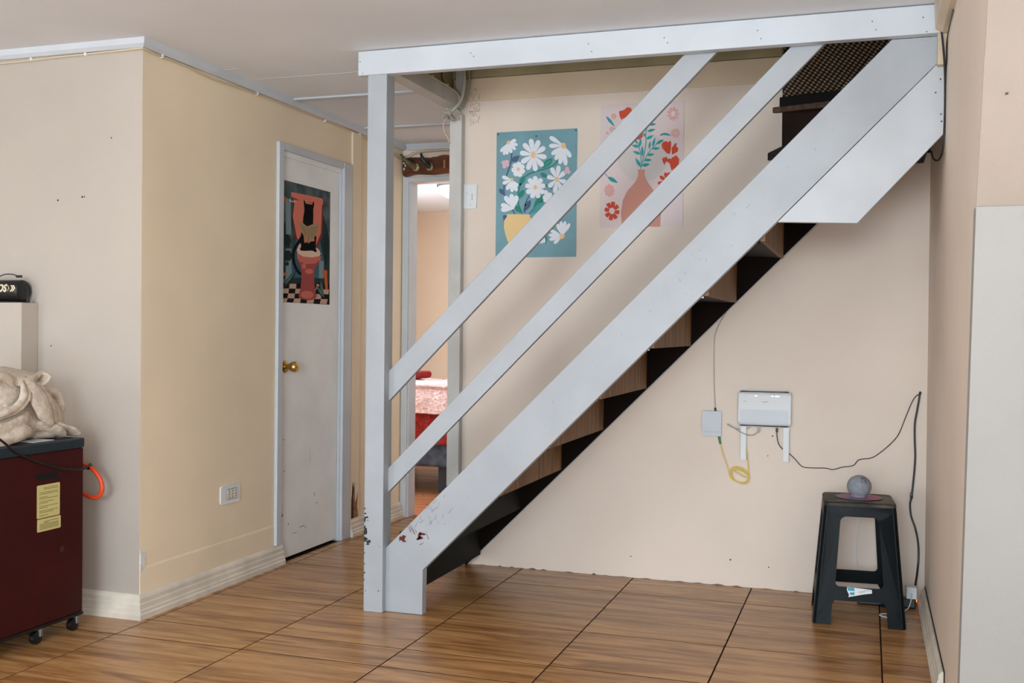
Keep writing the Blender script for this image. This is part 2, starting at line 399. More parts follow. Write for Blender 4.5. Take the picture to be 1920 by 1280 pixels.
# passage post at the wall end
bm = NB(); box(bm, -1.957, -1.893, YB-.045, YB-.001, 0, 2.205, .003)
struct('trim_3', bm, WHITED, 'slim greyed white post at the end of the wall by the passage', 'trim')
# crown strips
bm = NB(); prism(bm, [(YC, 2.245), (YC, H), (YC-.03, H), (YC-.026, 2.258), (YC-.012, 2.245)], 0, -4.9, XL+.0)
for v in bm.verts:
    if abs(v.co.x-XL) < 1e-4: v.co.x += (YC-v.co.y)
struct('trim_4', bm, WHITE, 'white crown strip on the corner wall', 'trim')
bm = NB(); prism(bm, [(XL, 2.245), (XL, H), (XL+.03, H), (XL+.026, 2.258), (XL+.012, 2.245)], 1, YC, YF)
for v in bm.verts:
    if abs(v.co.y-YC) < 1e-4: v.co.y -= (v.co.x-XL)
struct('trim_5', bm, WHITE, 'white crown strip above the door wall', 'trim')
bm = NB(); prism(bm, [(YF, 2.245), (YF, H), (YF-.03, H), (YF-.012, 2.245)], 0, XL+.03, XW)
struct('trim_6', bm, WHITE, 'white crown strip at the end of the passage', 'trim')
bm = NB(); prism(bm, [(XR, 2.175), (XR, H), (XR-.045, H), (XR-.04, 2.19), (XR-.018, 2.175)], 1, 1.2, 3.88)
struct('trim_7', bm, mat('cream_trim', (222, 204, 176), .5, .1, 5), 'cream strip along the top of the right wall', 'trim')

# baseboards: moulded profile (d = depth off the wall, z)
PROF = [(0, 0), (.030, 0), (.031, .020), (.027, .026), (.027, .036), (.022, .040), (.022, .058), (.018, .064), (.018, .080), (.013, .090), (.008, .096), (0, .096)]
def base(name, ax, wall, sgn, a0, a1, label, mit0=0, mit1=0, zs=1):
    bm = NB()
    def P(d, z, a):
        p = [0, 0, z*zs]; p[ax] = a; p[1-ax] = wall+sgn*d; return p
    A = [bm.verts.new(P(d, z, a0+mit0*d)) for d, z in PROF]; B = [bm.verts.new(P(d, z, a1+mit1*d)) for d, z in PROF]
    bm.faces.new(A); bm.faces.new(B[::-1]); n = len(PROF)
    for i in range(n): bm.faces.new((A[i], B[i], B[(i+1) % n], A[(i+1) % n]))
    return struct(name, bm, BASEW, label, 'baseboard')
base('baseboard_corner', 0, YC, -1, -3.216, XL, 'cream moulded baseboard behind the heater', mit1=1)
base('baseboard_left', 1, XL, 1, YC, DY0+.02, 'cream moulded baseboard below the socket on the door wall', mit0=-1)
base('baseboard_passage', 1, XL, 1, 5.262, 5.93, 'short cream baseboard between door and far doorway')
base('baseboard_right', 1, XR, -1, 3.62, 4.80, 'cream moulded baseboard on the right wall by the stool', zs=.85)
bm = NB(); box(bm, XR-.004, XR-.0002, 3.60, 4.80, .0825, .0865); box(bm, XR-.004, XR-.0002, 3.598, 3.604, 0, .0865)
struct('trim_8', bm, mat('dark_gap', (40, 32, 26), .9), 'dark gap line above the right baseboard', 'trim')

# ------------------------------------------------------------------ door with casing
d1 = bpy.data.objects.new('door_1', None); COL.objects.link(d1); d1.location = (XL, 4.84, 0)
d1['kind'] = 'structure'; d1['label'] = 'white flush door with a tall poster and brass knob'; d1['category'] = 'door'
bm = NB(); box(bm, XL-.045, XL-.012, DY0+.004, DY1-.006, .012, DZ-.004, .002); sl = obj('door_slab', bm, DOORW, d1)
bm = NB(); box(bm, XL, XL+.018, DY0-.045, DY0, 0.098, DZ+.03, .003); obj('door_casing', bm, WHITE, d1)
bm = NB(); box(bm, XL, XL+.018, DY1, DY1+.095, 0, DZ+.03, .003); obj('door_casing', bm, WHITE, d1)
bm = NB(); box(bm, XL, XL+.016, DY0, DY1, DZ-.004, DZ+.03, .003); obj('door_casing', bm, WHITE, d1)
bm = NB(); box(bm, XL-.011, XL-.0, DY0+.001, DY1-.001, DZ-.03, DZ-.004); box(bm, XL-.011, XL, DY0+.001, DY0+.012, 0, DZ-.03)
obj('door_stop', bm, DOORW, d1)
bm = NB(); box(bm, XL-.099, XL+.001, DY1-.0045, DY1+.001, 0, DZ); obj('door_jamb', bm, WHITE, d1)
bm = NB(); box(bm, XL-.09, XL-.05, DY0, DY1, 0, DZ); obj('door_backing', bm, BLACK, d1)
bm = NB(); ky, kz = 4.60, .962
lathe(bm, [(.031, 0), (.031, .003), (.026, .008), (.013, .012), (.012, .026), (.022, .034), (.0265, .046), (.0265, .058), (.022, .066), (.010, .068)], (XL-.012, ky, kz), 'X', 28)
kn = obj('door_knob', bm, BRASS, d1, True)
bm = NB(); box(bm, XL+.056, XL+.0575, ky-.002, ky+.002, kz-.008, kz+.008); obj('keyhole', bm, BLACK, kn)
bm = NB()
for y_, z_, a_, b_ in [(4.58, .60, .02, .004), (4.60, .44, .005, .010), (4.90, .28, .005, .02), (4.92, .24, .014, .004), (4.93, .23, .004, .008), (4.58, .22, .01, .02), (4.64, .17, .006, .012), (4.95, .66, .004, .004), (4.75, .14, .06, .004), (4.80, .13, .03, .003), (4.68, .12, .05, .003)]:
    prism(bm, [(y_, z_), (y_+a_, z_+b_*.2), (y_+a_*.8, z_+b_), (y_+a_*.1, z_+b_*.6)], 0, XL-.0118, XL-.0114)
for i in range(9): box(bm, XL-.0118, XL-.0113, 4.856, 4.8585, .46+i*.0085, .463+i*.0085)
obj('scuff_mark', bm, mat('scuff', (90, 70, 56), .8), d1)

# far doorway casing
bm = NB(); box(bm, FX0-.038, FX0, YF-.014, YF, 0, FZ+.03, .003); box(bm, FX0, FX1, YF-.014, YF, FZ, FZ+.03, .003); box(bm, FX1, FX1+.04, YF-.014, YF, 0, FZ+.03, .003)
box(bm, FX0-.001, FX0+.012, YF, YF+.1, 0, FZ, .002)
struct('trim_9', bm, WHITE, 'white casing around the open far doorway', 'trim')
# ------------------------------------------------------------------ bedroom beyond
bm = NB(); box(bm, -4.5, -4.4, YF+.1, 9.5, 0, H); struct('wall_bedroom', bm, WALL, 'bedroom side wall at left', 'wall')
bm = NB(); box(bm, -1.2, -1.1, YF+.1, 9.5, 0, H); struct('wall_bedroom', bm, WALL, 'bedroom side wall at right', 'wall')
bm = NB(); box(bm, -4.4, -1.2, 9.4, 9.5, 0, H); struct('wall_bedroom', bm, mat('bedroom_peach', (224, 200, 172), .8, .03, 2), 'peach bedroom wall seen through the doorway', 'wall')
bm = NB(); box(bm, -4.5, -2.714-.1, YF+.0, YF+.1, 0, H); box(bm, XW+.1, -1.1, YF, YF+.1, 0, H); struct('wall_bedroom', bm, WALL, 'bedroom wall beside the doorway', 'wall')
bm = NB(); box(bm, -4.5, -1.1, YF+.1, 9.5, H, H+.05); struct('ceiling', bm, CEILB, 'bright white bedroom ceiling', 'ceiling')

# ------------------------------------------------------------------ more helpers
def flat_shape(outer, holes, thick):
    """2D outline with holes -> bmesh lying in XY, extruded from z=0 to z=thick"""
    cu = bpy.data.curves.new('tmp', 'CURVE'); cu.dimensions = '2D'; cu.fill_mode = 'BOTH'; cu.extrude = thick/2
    for pts in [outer]+holes:
        s = cu.splines.new('POLY'); s.points.add(len(pts)-1); s.use_cyclic_u = True
        for p, q in zip(s.points, pts): p.co = (q[0], q[1], 0, 1)
    o = bpy.data.objects.new('tmp', cu); COL.objects.link(o); bpy.context.view_layer.update()
    me = bpy.data.meshes.new_from_object(o.evaluated_get(bpy.context.evaluated_depsgraph_get()))
    bm = bmesh.new(); bm.from_mesh(me)
    bpy.data.objects.remove(o); bpy.data.curves.remove(cu); bpy.data.meshes.remove(me)
    for v in bm.verts: v.co.z += thick/2
    bmesh.ops.remove_doubles(bm, verts=bm.verts, dist=1e-6)
    return bm
def text_bm(s, size, extrude=.0004, bold=0):
    cu = bpy.data.curves.new('tmp', 'FONT'); cu.body = s; cu.size = size; cu.extrude = extrude; cu.align_x = 'LEFT'; cu.offset = bold; cu.resolution_u = 3
    o = bpy.data.objects.new('tmp', cu); COL.objects.link(o); bpy.context.view_layer.update()
    me = bpy.data.meshes.new_from_object(o.evaluated_get(bpy.context.evaluated_depsgraph_get()))
    bm = bmesh.new(); bm.from_mesh(me)
    bpy.data.objects.remove(o); bpy.data.curves.remove(cu); bpy.data.meshes.remove(me); return bm
def xform(bm, f):
    for v in bm.verts: v.co = Vector(f(v.co.copy()))
    return bm

# ------------------------------------------------------------------ staircase
st = thing('staircase', 'white painted open-backed wooden staircase with slanted rails, post and top beam', 'staircase', (-1.75, 4.4, 0))
bm = NB(); box(bm, -1.938, -1.853, 3.897, 3.975, 0, 2.185, .004); post = obj('newel_post', bm, WHITE2, st)
bm = NB(); box(bm, -1.978, .243, 3.888, 3.931, 2.179, 2.277, .003); obj('top_beam', bm, WHITE, st)
def lineT(x): return x+2.114
def lineB(x): return x+1.871
Y0S, Y1S = 3.930, 3.970
bm = NB(); prism(bm, [(-1.858, 0), (-1.691, 0), (-1.691, .184), (-.318, lineB(-.318)), (.2425, lineB(.2425)), (.2425, 2.1785), (.0655, 2.1785), (-1.858, .256)], 1, Y0S, Y1S)
bmesh.ops.bevel(bm, geom=[e for e in bm.edges], offset=.0015, segments=1, affect='EDGES')
strg = obj('stringer', bm, WHITE2, st)
bm = NB(); prism(bm, [(-.315, 1.5520), (-.0415, 1.5415), (.2425, 1.848), (.2425, 2.1118)], 1, Y0S+.0005, Y1S-.012)
bmesh.ops.bevel(bm, geom=[e for e in bm.edges], offset=.001, segments=1, affect='EDGES')
obj('gusset_board', bm, mat('lit_gusset_white', (192, 195, 198), .45, .04, 5, .12, 45), st)['label'] = 'white triangular board below the top of the stringer'  # lighter than the stringer: stronger light up here put into the colour
bm = NB()   # open joint between stringer and gusset board
for a_, b_, w_ in [(-.30, -.12, .0002), (-.12, .03, .0005), (.03, .115, .0016), (.12, .135, .0012), (.165, .185, .0012)]:
    prism(bm, [(a_, lineB(a_)), (b_, lineB(b_)), (b_, lineB(b_)-w_*1.6), (a_, lineB(a_)-w_*.6)], 1, Y0S-.0006, Y0S+.0015)
obj('joint_gap', bm, BLACK, st)
bm = NB(); box(bm, .2125, .2425, 3.892, 3.929, 2.072, 2.178, .001)
obj('packing_block', bm, mat('bare_pale_wood', (218, 198, 168), .6, .1, 10), st)['label'] = 'small bare wood block under the right end of the beam'
for xa, z_top, z_bot, xt0, xt1 in [(-1.866, .969, .846, -.6500, -.5300), (-1.862, .575, .476, -.2650, -.1500)]:
    bm = NB(); prism(bm, [(xa, z_bot), (xa, z_top), (xt0, 2.195), (xt1, 2.195)], 1, 3.945, 3.968)
    bmesh.ops.bevel(bm, geom=[e for e in bm.edges], offset=.0015, segments=1, affect='EDGES')
    obj('handrail', bm, WHITE2, st)
RUN, RISE = .2027, .1985
for j in range(9, -1, -1):
    Xk, zk = -.3602-RUN*j, 1.4851-RISE*j
    if zk < -.05: continue
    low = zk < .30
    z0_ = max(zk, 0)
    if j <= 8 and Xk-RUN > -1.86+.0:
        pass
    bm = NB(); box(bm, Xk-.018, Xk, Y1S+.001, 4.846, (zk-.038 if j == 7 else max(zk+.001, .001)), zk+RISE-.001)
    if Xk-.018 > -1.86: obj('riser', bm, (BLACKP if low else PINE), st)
    else: bm.free()
    if zk > .03:
        bm = NB(); box(bm, max(Xk-RUN-.035, -1.857), Xk-.0185, Y1S+.001, 4.846, zk, zk+.027, .003); obj('tread', bm, TREAD, st)
        bm = NB(); box(bm, Xk-.055, Xk-.020, Y1S+.002, Y1S+.012, zk-.008, zk-.0005); obj('bracket', bm, WHITE if j in (1, 2, 3, 4, 5) else TREAD, st)
for j in (1, 2):
    Xk, zk = -.3602+RUN*j, 1.4851+RISE*j
    bm = NB(); box(bm, Xk-RUN-.035, (Xk if j == 1 else XR-.01)-.0185, Y1S+.001, 4.846, zk, zk+.027, .003); obj('tread', bm, TREAD, st)
    bm = NB(); box(bm, Xk-RUN-.018, Xk-RUN, Y1S+.001, 4.846, zk-RISE+.001, zk-.001)
    if j == 2: obj('riser', bm, PINE, st)
    else: bm.free()
# brace under the upper tread
bm = NB(); prism(bm, [(-.47, 1.684), (-.42, 1.684), (-.365, 1.50), (-.385, 1.49)], 1, 4.70, 4.83); bm.free()
bm = NB()   # dark stringer against the wall
prism(bm, [(-1.86, .25), (-1.86, .0), (-1.858, .0), (-.215, 1.643), (.2425, 2.10), (.2425, 2.34), (-.08, 2.03)], 1, 4.8475, 4.8755)
obj('wall_stringer', bm, DARKW, st)
bm = NB(); prism(bm, [(-1.835, .012), (-1.828, .012), (-.10, 1.742), (-.107, 1.744)], 1, 4.846, 4.8535); bm.free()
bm = NB(); prism(bm, [(-1.856, -.002+.004), (-1.849, .002), (.23, 2.078), (.23, 2.085)], 1, 4.8755, 4.8768)
obj('paint_edge', bm, WHITED, st)
# winder treads at the stair head
def slab(pts, z0, z1, M, name, bev=.003):
    bm = NB(); prism(bm, pts, 2, z0, z1)
    bmesh.ops.bevel(bm, geom=[e for e in bm.edges], offset=bev, segments=1, affect='EDGES'); return obj(name, bm, M, st)
slab([(-.437, 4.862), (-.366, 4.715), (-.10, 4.20), (.02, 4.20), (.02, 4.869), (-.37, 4.869)], 1.922, 1.957, RUBBER, 'winder_tread')
slab([(-.418, 4.856), (-.115, 4.776), (.235, 4.69), (.235, 4.869), (-.41, 4.869)], 2.133, 2.158, mat('worn_nosing', (96, 64, 44), .6, .4, 40), 'winder_tread')
slab([(-.388, 4.852), (-.115, 4.772), (.235, 4.686), (.235, 4.869), (-.38, 4.869)], 2.1585, 2.200, RUBBER, 'tread_cover')
# chipped paint and scratches
def chips(lst, y, M, parent, name='chipped_paint'):
    bm = NB(); rr = random.Random(3)
    for cx_, cz_, w_, h_ in lst:
        n_ = 9; pts = []
        for i in range(n_):
            a = 2*pi*i/n_; k = rr.uniform(.6, 1.45); pts.append((cx_+w_*k*cos(a)+h_*.3*sin(a), cz_+h_*k*sin(a)))
        prism(bm, pts, 1, y-.0004, y+.0004)
    return obj(name, bm, M, parent)
chips([(-1.934, .42, .003, .004), (-1.932, .40, .005, .003), (-1.927, .385, .008, .004), (-1.933, .375, .003, .010), (-1.92, .373, .002, .003), (-1.933, .345, .003, .006), (-1.930, .325, .007, .013), (-1.929, .295, .009, .010), (-1.918, .287, .012, .006), (-1.921, .276, .007, .005), (-1.934, .24, .002, .004), (-1.934, .195, .002, .003), (-1.933, .158, .005, .003), (-1.934, .13, .002, .003), (-1.928, .085, .003, .002), (-1.87, .09, .003, .003), (-1.868, .27, .002, .002)], 3.897, BLACK, post)
chips([(-1.79, .302, .006, .010), (-1.777, .303, .009, .013), (-1.769, .292, .004, .004), (-1.706, .318, .006, .014), (-1.700, .312, .009, .008), (-1.691, .328, .013, .004), (-1.713, .305, .005, .004)], Y0S, mat('rust_primer', (112, 34, 24), .7, .3, 60), strg)
sc_ = NB(); rr = random.Random(5)
def scratch(x_, z_, a, L, w_=.0009):
    d = Vector((cos(a), 0, sin(a)))*L/2; n_ = Vector((-sin(a), 0, cos(a)))*w_; c = Vector((x_, Y0S-.0003, z_))
    poly(sc_, [c-d-n_, c+d-n_*.3, c+d+n_*.3, c-d+n_])
for i in range(6): scratch(-1.755+i*.006+rr.uniform(-.002, .002), .345+rr.uniform(-.006, .006), radians(118+rr.uniform(-8, 8)), rr.uniform(.02, .045), .0012)
for i in range(26): scratch(-1.66+rr.uniform(-.05, .08)*1.2, .42+rr.uniform(-.05, .06)*1.2, radians(rr.choice([40, 60, 80, 100, 45])+rr.uniform(-10, 10)), rr.uniform(.006, .03))
scratch(-1.672, .324, radians(110), .035, .0016); scratch(-1.695, .288, radians(30), .02, .002)
for i in range(30):
    t = rr.uniform(-1.5, -.1); scratch(t, t+rr.uniform(1.92, 2.08), radians(rr.uniform(20, 120)), rr.uniform(.003, .014), .0006)
obj('scratches', sc_, mat('scratch', (96, 76, 66), .7), strg)
bm = NB()
for x_ in (-1.955, -1.5, -1.05, -.76, -.35, .0, .16):
    for dz in (0, .02): lathe(bm, [(.0022, -.0008), (.0022, .0005)], (x_+dz*.6+.04*sin(x_*40), 3.888, 2.235-dz*(1.5+sin(x_*9))), 'Y', 8)
for x_, z_ in [(.225, 2.03), (.21, 1.985), (.228, 1.91), (.23, 1.885)]: lathe(bm, [(.003, -.0012), (.003, .001)], (x_, Y0S, z_), 'Y', 8)
obj('nail_heads', bm, mat('nail', (70, 64, 60), .6), st)

# ------------------------------------------------------------------ posters
import numpy as np
def homo(q):
    """crop corner pixels TL TR BR BL of a flat print -> function to unit square (u right, v up)"""
    dst = [(0, 1), (1, 1), (1, 0), (0, 0)]; A = []; b = []
    for (x, y), (u_, v_) in zip(q, dst):
        A.append([x, y, 1, 0, 0, 0, -u_*x, -u_*y]); b.append(u_); A.append([0, 0, 0, x, y, 1, -v_*x, -v_*y]); b.append(v_)
    h = np.linalg.solve(np.array(A, float), np.array(b, float))
    return lambda x, y: ((h[0]*x+h[1]*y+h[2])/(h[6]*x+h[7]*y+1), (h[3]*x+h[4]*y+h[5])/(h[6]*x+h[7]*y+1))
class Poster:
    def __init__(s, name, label, corners, place, base_rgb, group=None, basemat=None):
        s.h = homo(corners); s.place = place; s.layer = 0
        s.root = thing(name, label, 'poster', place(0, 0, 0))
        bm = NB(); N = 12
        g = [[bm.verts.new(place(i/N, j/N, 0)) for j in range(N+1)] for i in range(N+1)]
        for i in range(N):
            for j in range(N): bm.faces.new((g[i][j], g[i+1][j], g[i+1][j+1], g[i][j+1]))
        o = obj('paper_sheet', bm, basemat or mat(name+'_paper', base_rgb, .5), s.root)
        md = o.modifiers.new('t', 'SOLIDIFY'); md.thickness = .0012; md.offset = 0
    def add(s, name, rgb, polys, var=0):
        s.layer += 1; bm = NB()
        for k_, p in enumerate(polys):
            pts = []
            for x, y in p:
                u_, v_ = s.h(x, y); pts.append((min(.999, max(.001, u_)), min(.999, max(.001, v_))))
            poly(bm, [s.place(u_, v_, .0008+.0003*s.layer+.0002*(k_ % 13)/13) for u_, v_ in pts])
        o = obj(name, bm, mat('print_%d_%d_%d' % rgb, rgb, .8, var, 25, spec=.08), s.root)
        if len(polys) > 1: o['kind'] = 'stuff'
        return o
def ell(cx, cy, rx, ry, a=0, n=18):
    a = radians(a); return [(cx+rx*cos(t)*cos(a)-ry*sin(t)*sin(a), cy+rx*cos(t)*sin(a)+ry*sin(t)*cos(a)) for t in [2*pi*i/n for i in range(n)]]
def petal(cx, cy, tx, ty, w, blunt=.75):
    d = Vector((tx-cx, ty-cy)); L = d.length; d.normalize(); n = Vector((-d.y, d.x)); pts = []
    for t, k in [(0, .15), (.3, .5), (.6, .95), (.8, 1), (.93, blunt), (1, .25)]: pts.append((t, k))
    out = [(cx+d.x*L*t+n.x*w*k, cy+d.y*L*t+n.y*w*k) for t, k in pts]
    out += [(cx+d.x*L*t-n.x*w*k, cy+d.y*L*t-n.y*w*k) for t, k in pts[::-1]]; return out
def leaf(x0, y0, x1, y1, w): 
    d = Vector((x1-x0, y1-y0)); L = d.length; d.normalize(); n = Vector((-d.y, d.x)); s = [(.0, 0), (.2, .7), (.45, 1), (.75, .6), (1, 0)]
    a = [(x0+d.x*L*t+n.x*w*k, y0+d.y*L*t+n.y*w*k) for t, k in s]; b = [(x0+d.x*L*t-n.x*w*k, y0+d.y*L*t-n.y*w*k) for t, k in s[1:-1]][::-1]
    return a+b
def strokes(pts, w):
    P = smooth_path([(x, y, 0) for x, y in pts], 5); out = []
    for a, b in zip(P, P[1:]):
        d = (b-a); L = d.length or 1; n = Vector((-d.y, d.x, 0))/L*w/2; e = d/L*w*.2
        out.append([(a-e+n)[:2], (b+e+n)[:2], (b+e-n)[:2], (a-e-n)[:2]])
    return out
def ring(cx, cy, rx, ry, n, w, a0=0, blunt=.8):
    return [petal(cx, cy, cx+rx*cos(radians(a0)+2*pi*i/n), cy+ry*sin(radians(a0)+2*pi*i/n), w*.84, blunt) for i in range(n)]

# teal daisy poster
def plA(u_, v_, d): return (-1.7265+.4055*u_, YB-.003-d-.003*(1-abs(2*u_-1)**2)*(v_ > .9)*0, 1.505+.609*v_)
pA = Poster('poster', 'teal poster with white daisies in a pale yellow pot', [(62, 95), (770, 55), (752, 1193), (43, 1200)], plA, (112, 165, 175), basemat=mat('teal_poster', (116, 162, 172), .5, .06, 8))
pA.add('grey_stems', (84, 104, 132), strokes([(192, 275), (188, 340), (168, 410), (145, 475)], 13)+strokes([(128, 540), (122, 600), (130, 655)], 12)+strokes([(345, 650), (315, 710), (302, 800)], 10)+strokes([(450, 555), (500, 562), (540, 590)], 14)+strokes([(170, 740), (200, 780), (215, 812)], 12)
    +[leaf(192, 352, 262, 298, 26), leaf(80, 588, 130, 650, 20), leaf(355, 690, 292, 795, 27), leaf(150, 825, 118, 880, 22), leaf(110, 830, 150, 850, 18)])
pA.add('green_stems', (62, 138, 124), strokes([(605, 325), (570, 375), (500, 410), (400, 438), (320, 475), (270, 545), (246, 640), (252, 740), (280, 808)], 13)+strokes([(470, 690), (400, 750), (345, 812)], 12)
    +[leaf(552, 322, 452, 412, 28), leaf(302, 478, 258, 565, 24), leaf(300, 598, 248, 682, 24), leaf(214, 738, 282, 806, 26), leaf(468, 645, 376, 772, 28), leaf(442, 452, 510, 492, 20), leaf(560, 740, 500, 800, 20), leaf(492, 1005, 484, 1085, 12)])
pA.add('teal_leaves', (84, 160, 160), [leaf(480, 700, 380, 770, 14), leaf(455, 745, 350, 812, 16), leaf(540, 335, 470, 395, 8)])
W1 = (232, 234, 240); P = []
for tx, ty in [(95, 265), (122, 292), (150, 290), (190, 276), (226, 246), (246, 205), (232, 160)]: P.append(petal(165, 185, tx, ty, 15))
P += ring(382, 292, 118, 145, 10, 27, 8)
for tx, ty in [(527, 132), (522, 212), (543, 288), (575, 335), (615, 372), (668, 385), (712, 312)]: P.append(petal(648, 208, tx, ty, 20))
P += ring(250, 420, 60, 68, 7, 25, 20)
for tx, ty in [(108, 484), (112, 545), (148, 600), (195, 620), (236, 612), (246, 570)]: P.append(petal(190, 513, tx, ty, 17))
P += ring(398, 578, 90, 100, 9, 26, 30)
P += ring(588, 508, 88, 125, 8, 24, 12)
for tx, ty in [(95, 776), (96, 730), (130, 655), (186, 636), (236, 650)]: P.append(petal(205, 768, tx, ty, 22))
for tx, ty in [(480, 604), (464, 658), (468, 690), (525, 625)]: P.append(petal(530, 690, tx, ty, 20))
for tx, ty in [(514, 1000), (528, 958), (588, 900), (622, 878), (660, 878), (700, 898), (520, 1042), (560, 1075)]: P.append(petal(632, 1008, tx, ty, 16))
P += [petal(470, 1010, 420, 1075, 14), petal(470, 1010, 450, 1075, 12), petal(475, 1015, 475, 1068, 10)]
pA.add('white_petals', W1, P)
pA.add('pink_buds', (220, 186, 194), [ell(125, 360, 24, 18, 0), ell(150, 352, 20, 16), ell(150, 380, 22, 18), ell(128, 390, 18, 22), ell(680, 418, 18, 24), ell(668, 440, 20, 18), ell(692, 442, 18, 18)])
pA.add('yellow_centres', (240, 200, 150), [ell(165, 183, 15, 17), ell(382, 292, 22, 32), ell(648, 210, 22, 28), ell(250, 418, 15, 17), ell(192, 513, 16, 18), ell(398, 578, 18, 20), ell(588, 508, 17, 24), [(612, 995), (650, 990), (655, 1020), (625, 1040), (608, 1018)], ell(250, 418, 14, 14)])
pA.add('yellow_pot', (240, 206, 150), [[(150, 815), (348, 817), (350, 840), (372, 870), (380, 930), (368, 1000), (345, 1070), (320, 1110), (180, 1110), (155, 1060), (135, 1000), (120, 930), (124, 870), (146, 840)]])
bm = NB(); 
for u_, v_ in [(.02, .985), (.985, .985), (.5, .955)]: lathe(bm, [(.004, -.004), (.003, -.0055)], plA(u_, v_, 0), 'Y', 10)
obj('pushpins', bm, mat('pin', (30, 90, 90), .4), pA.root)
# pink vase poster
def plB(u_, v_, d): return (-1.2078+.393*u_, YB-.003-d, 1.638+.579*v_)
pB = Poster('poster', 'pale pink poster with a terracotta vase, teal sprig and red flowers', [(85, 95), (842, 50), (848, 1198), (72, 1222)], plB, (226, 206, 204))
pB.add('pale_sun', (214, 206, 202), [ell(470, 560, 230, 230, 0, 40)])
pB.add('pale_flowers', (228, 176, 168), ring(745, 172, 55, 62, 9, 15)+ring(770, 345, 45, 45, 12, 7)+ring(165, 870, 48, 58, 8, 20)+ring(205, 195, 26, 28, 6, 12)+ring(185, 310, 22, 24, 6, 10)+ring(145, 345, 14, 14, 6, 8)+[[(560, 1195), (560, 1110), (640, 1110), (638, 1195)]])
pB.add('vase', (212, 152, 136), [[(430, 675), (490, 675), (492, 735), (515, 785), (580, 875), (625, 970), (645, 1080), (640, 1205), (283, 1205), (273, 1080), (290, 960), (330, 875), (405, 790), (430, 735)]])
T = strokes([(455, 668), (480, 560), (500, 440), (500, 330), (530, 255)], 8)+strokes([(460, 620), (450, 520), (425, 440), (390, 410)], 7)+strokes([(480, 610), (520, 530), (580, 460), (650, 405)], 7)+strokes([(500, 380), (480, 350)], 6)
for q in [(458, 655, 404, 570, 16), (462, 640, 540, 625, 17), (482, 590, 558, 588, 15), (455, 535, 378, 510, 14), (505, 545, 582, 535, 14), (468, 560, 468, 455, 13), (440, 470, 370, 455, 14), (442, 470, 455, 390, 13), (555, 485, 632, 482, 13), (530, 490, 540, 415, 11), (560, 470, 585, 380, 12), (590, 445, 665, 402, 14), (502, 400, 570, 365, 15), (510, 330, 588, 310, 14), (525, 272, 595, 262, 12), (495, 380, 475, 340, 10), (425, 445, 400, 400, 9)]: T.append(leaf(*q))
T += [leaf(132, 192, 216, 290, 14), leaf(148, 745, 245, 800, 20), leaf(120, 708, 160, 755, 4), [(622, 372), (640, 350), (670, 342), (705, 350), (732, 372), (700, 366), (660, 362)], leaf(210, 300, 250, 330, 10)]
pB.add('teal_sprig', (66, 160, 164), T)
R = ring(190, 1060, 70, 88, 8, 22, 10, 1.1)
R += [petal(715, 800, x_, y_, w_) for x_, y_, w_ in [(680, 702, 18), (716, 700, 18), (632, 735, 16), (612, 800, 18), (622, 862, 14), (735, 705, 16)]]
R += [[(655, 425), (690, 415), (700, 430), (722, 412), (732, 430), (728, 500), (718, 535), (690, 525), (650, 480), (643, 450)], [(740, 540), (736, 480), (770, 432), (782, 440), (776, 465), (798, 480), (792, 510), (760, 530)], [(650, 572), (690, 560), (720, 575), (780, 545), (808, 580), (800, 640), (782, 655), (780, 680), (760, 665), (738, 685), (720, 620), (690, 600), (672, 632), (655, 600)],
      [(253, 150), (275, 145), (295, 140), (330, 112), (360, 120), (370, 140), (355, 170), (310, 205), (275, 225), (258, 195)], [(410, 400), (440, 370), (470, 345), (472, 380), (440, 405)]]
pB.add('red_flowers', (214, 88, 66), R)
pB.add('flower_hearts', (230, 214, 210), [ell(190, 1060, 26, 30)]+[ell(x_, y_, 8, 8) for x_, y_ in [(698, 550), (715, 565), (735, 550), (748, 555), (715, 540), (705, 570), (730, 570)]]+[ell(745, 172, 20, 25), ell(770, 345, 8, 8)])
# toilet cat poster on the door
def plC(u_, v_, d): return (XL-.012+.0006+d, 4.5695+.478*u_, 1.279+.5995*v_)
pC = Poster('poster', 'dark poster on the white door of a black cat reading on a salmon toilet', [(70, 22), (522, 135), (525, 1243), (75, 1228)], plC, (96, 116, 118), basemat=mat('grey_teal_print', (96, 110, 112), .8, .35, 14, spec=.08))
pC.add('dark_sides', (44, 62, 64), [[(72, 430), (95, 440), (140, 640), (160, 1000), (75, 1000)], [(445, 330), (500, 500), (520, 620), (522, 1230), (470, 1235), (440, 900), (430, 500)], [(160, 985), (440, 985), (440, 1100), (130, 1090)]])
pC.add('blue_panels', (66, 104, 118), [[(195, 600), (430, 640), (468, 800), (470, 985), (420, 985), (160, 985), (160, 800)]])
pC.add('pale_panels', (128, 150, 156), [[(100, 700), (150, 700), (160, 940), (100, 1020)], [(420, 800), (465, 820), (465, 985), (420, 985)], [(85, 200), (140, 215), (150, 560), (100, 560)]])
ch = []
for i in range(7):
    for j in range(4):
        if (i+j) % 2: ch.append([(75+i*64-j*6, 1045+j*48), (139+i*64-j*6, 1045+j*48), (136+i*64-j*8, 1093+j*48), (70+i*64-j*8, 1093+j*48)])
pC.add('floor_black', (24, 26, 28), [[(76, 1040), (522, 1040), (524, 1240), (76, 1226)]])
pC.add('floor_squares', (206, 170, 150), ch)
pC.add('plants', (36, 52, 46), [ell(105, 620, 38, 60), ell(118, 770, 40, 55), ell(112, 850, 18, 20), leaf(80, 1100, 200, 910, 26), leaf(450, 1150, 430, 990, 24), leaf(480, 1190, 390, 1050, 22), ell(485, 700, 22, 160)])
pC.add('plant_light', (92, 120, 108), [leaf(90, 1060, 190, 920, 12), leaf(455, 1140, 435, 1010, 12), leaf(470, 1170, 395, 1060, 12)])
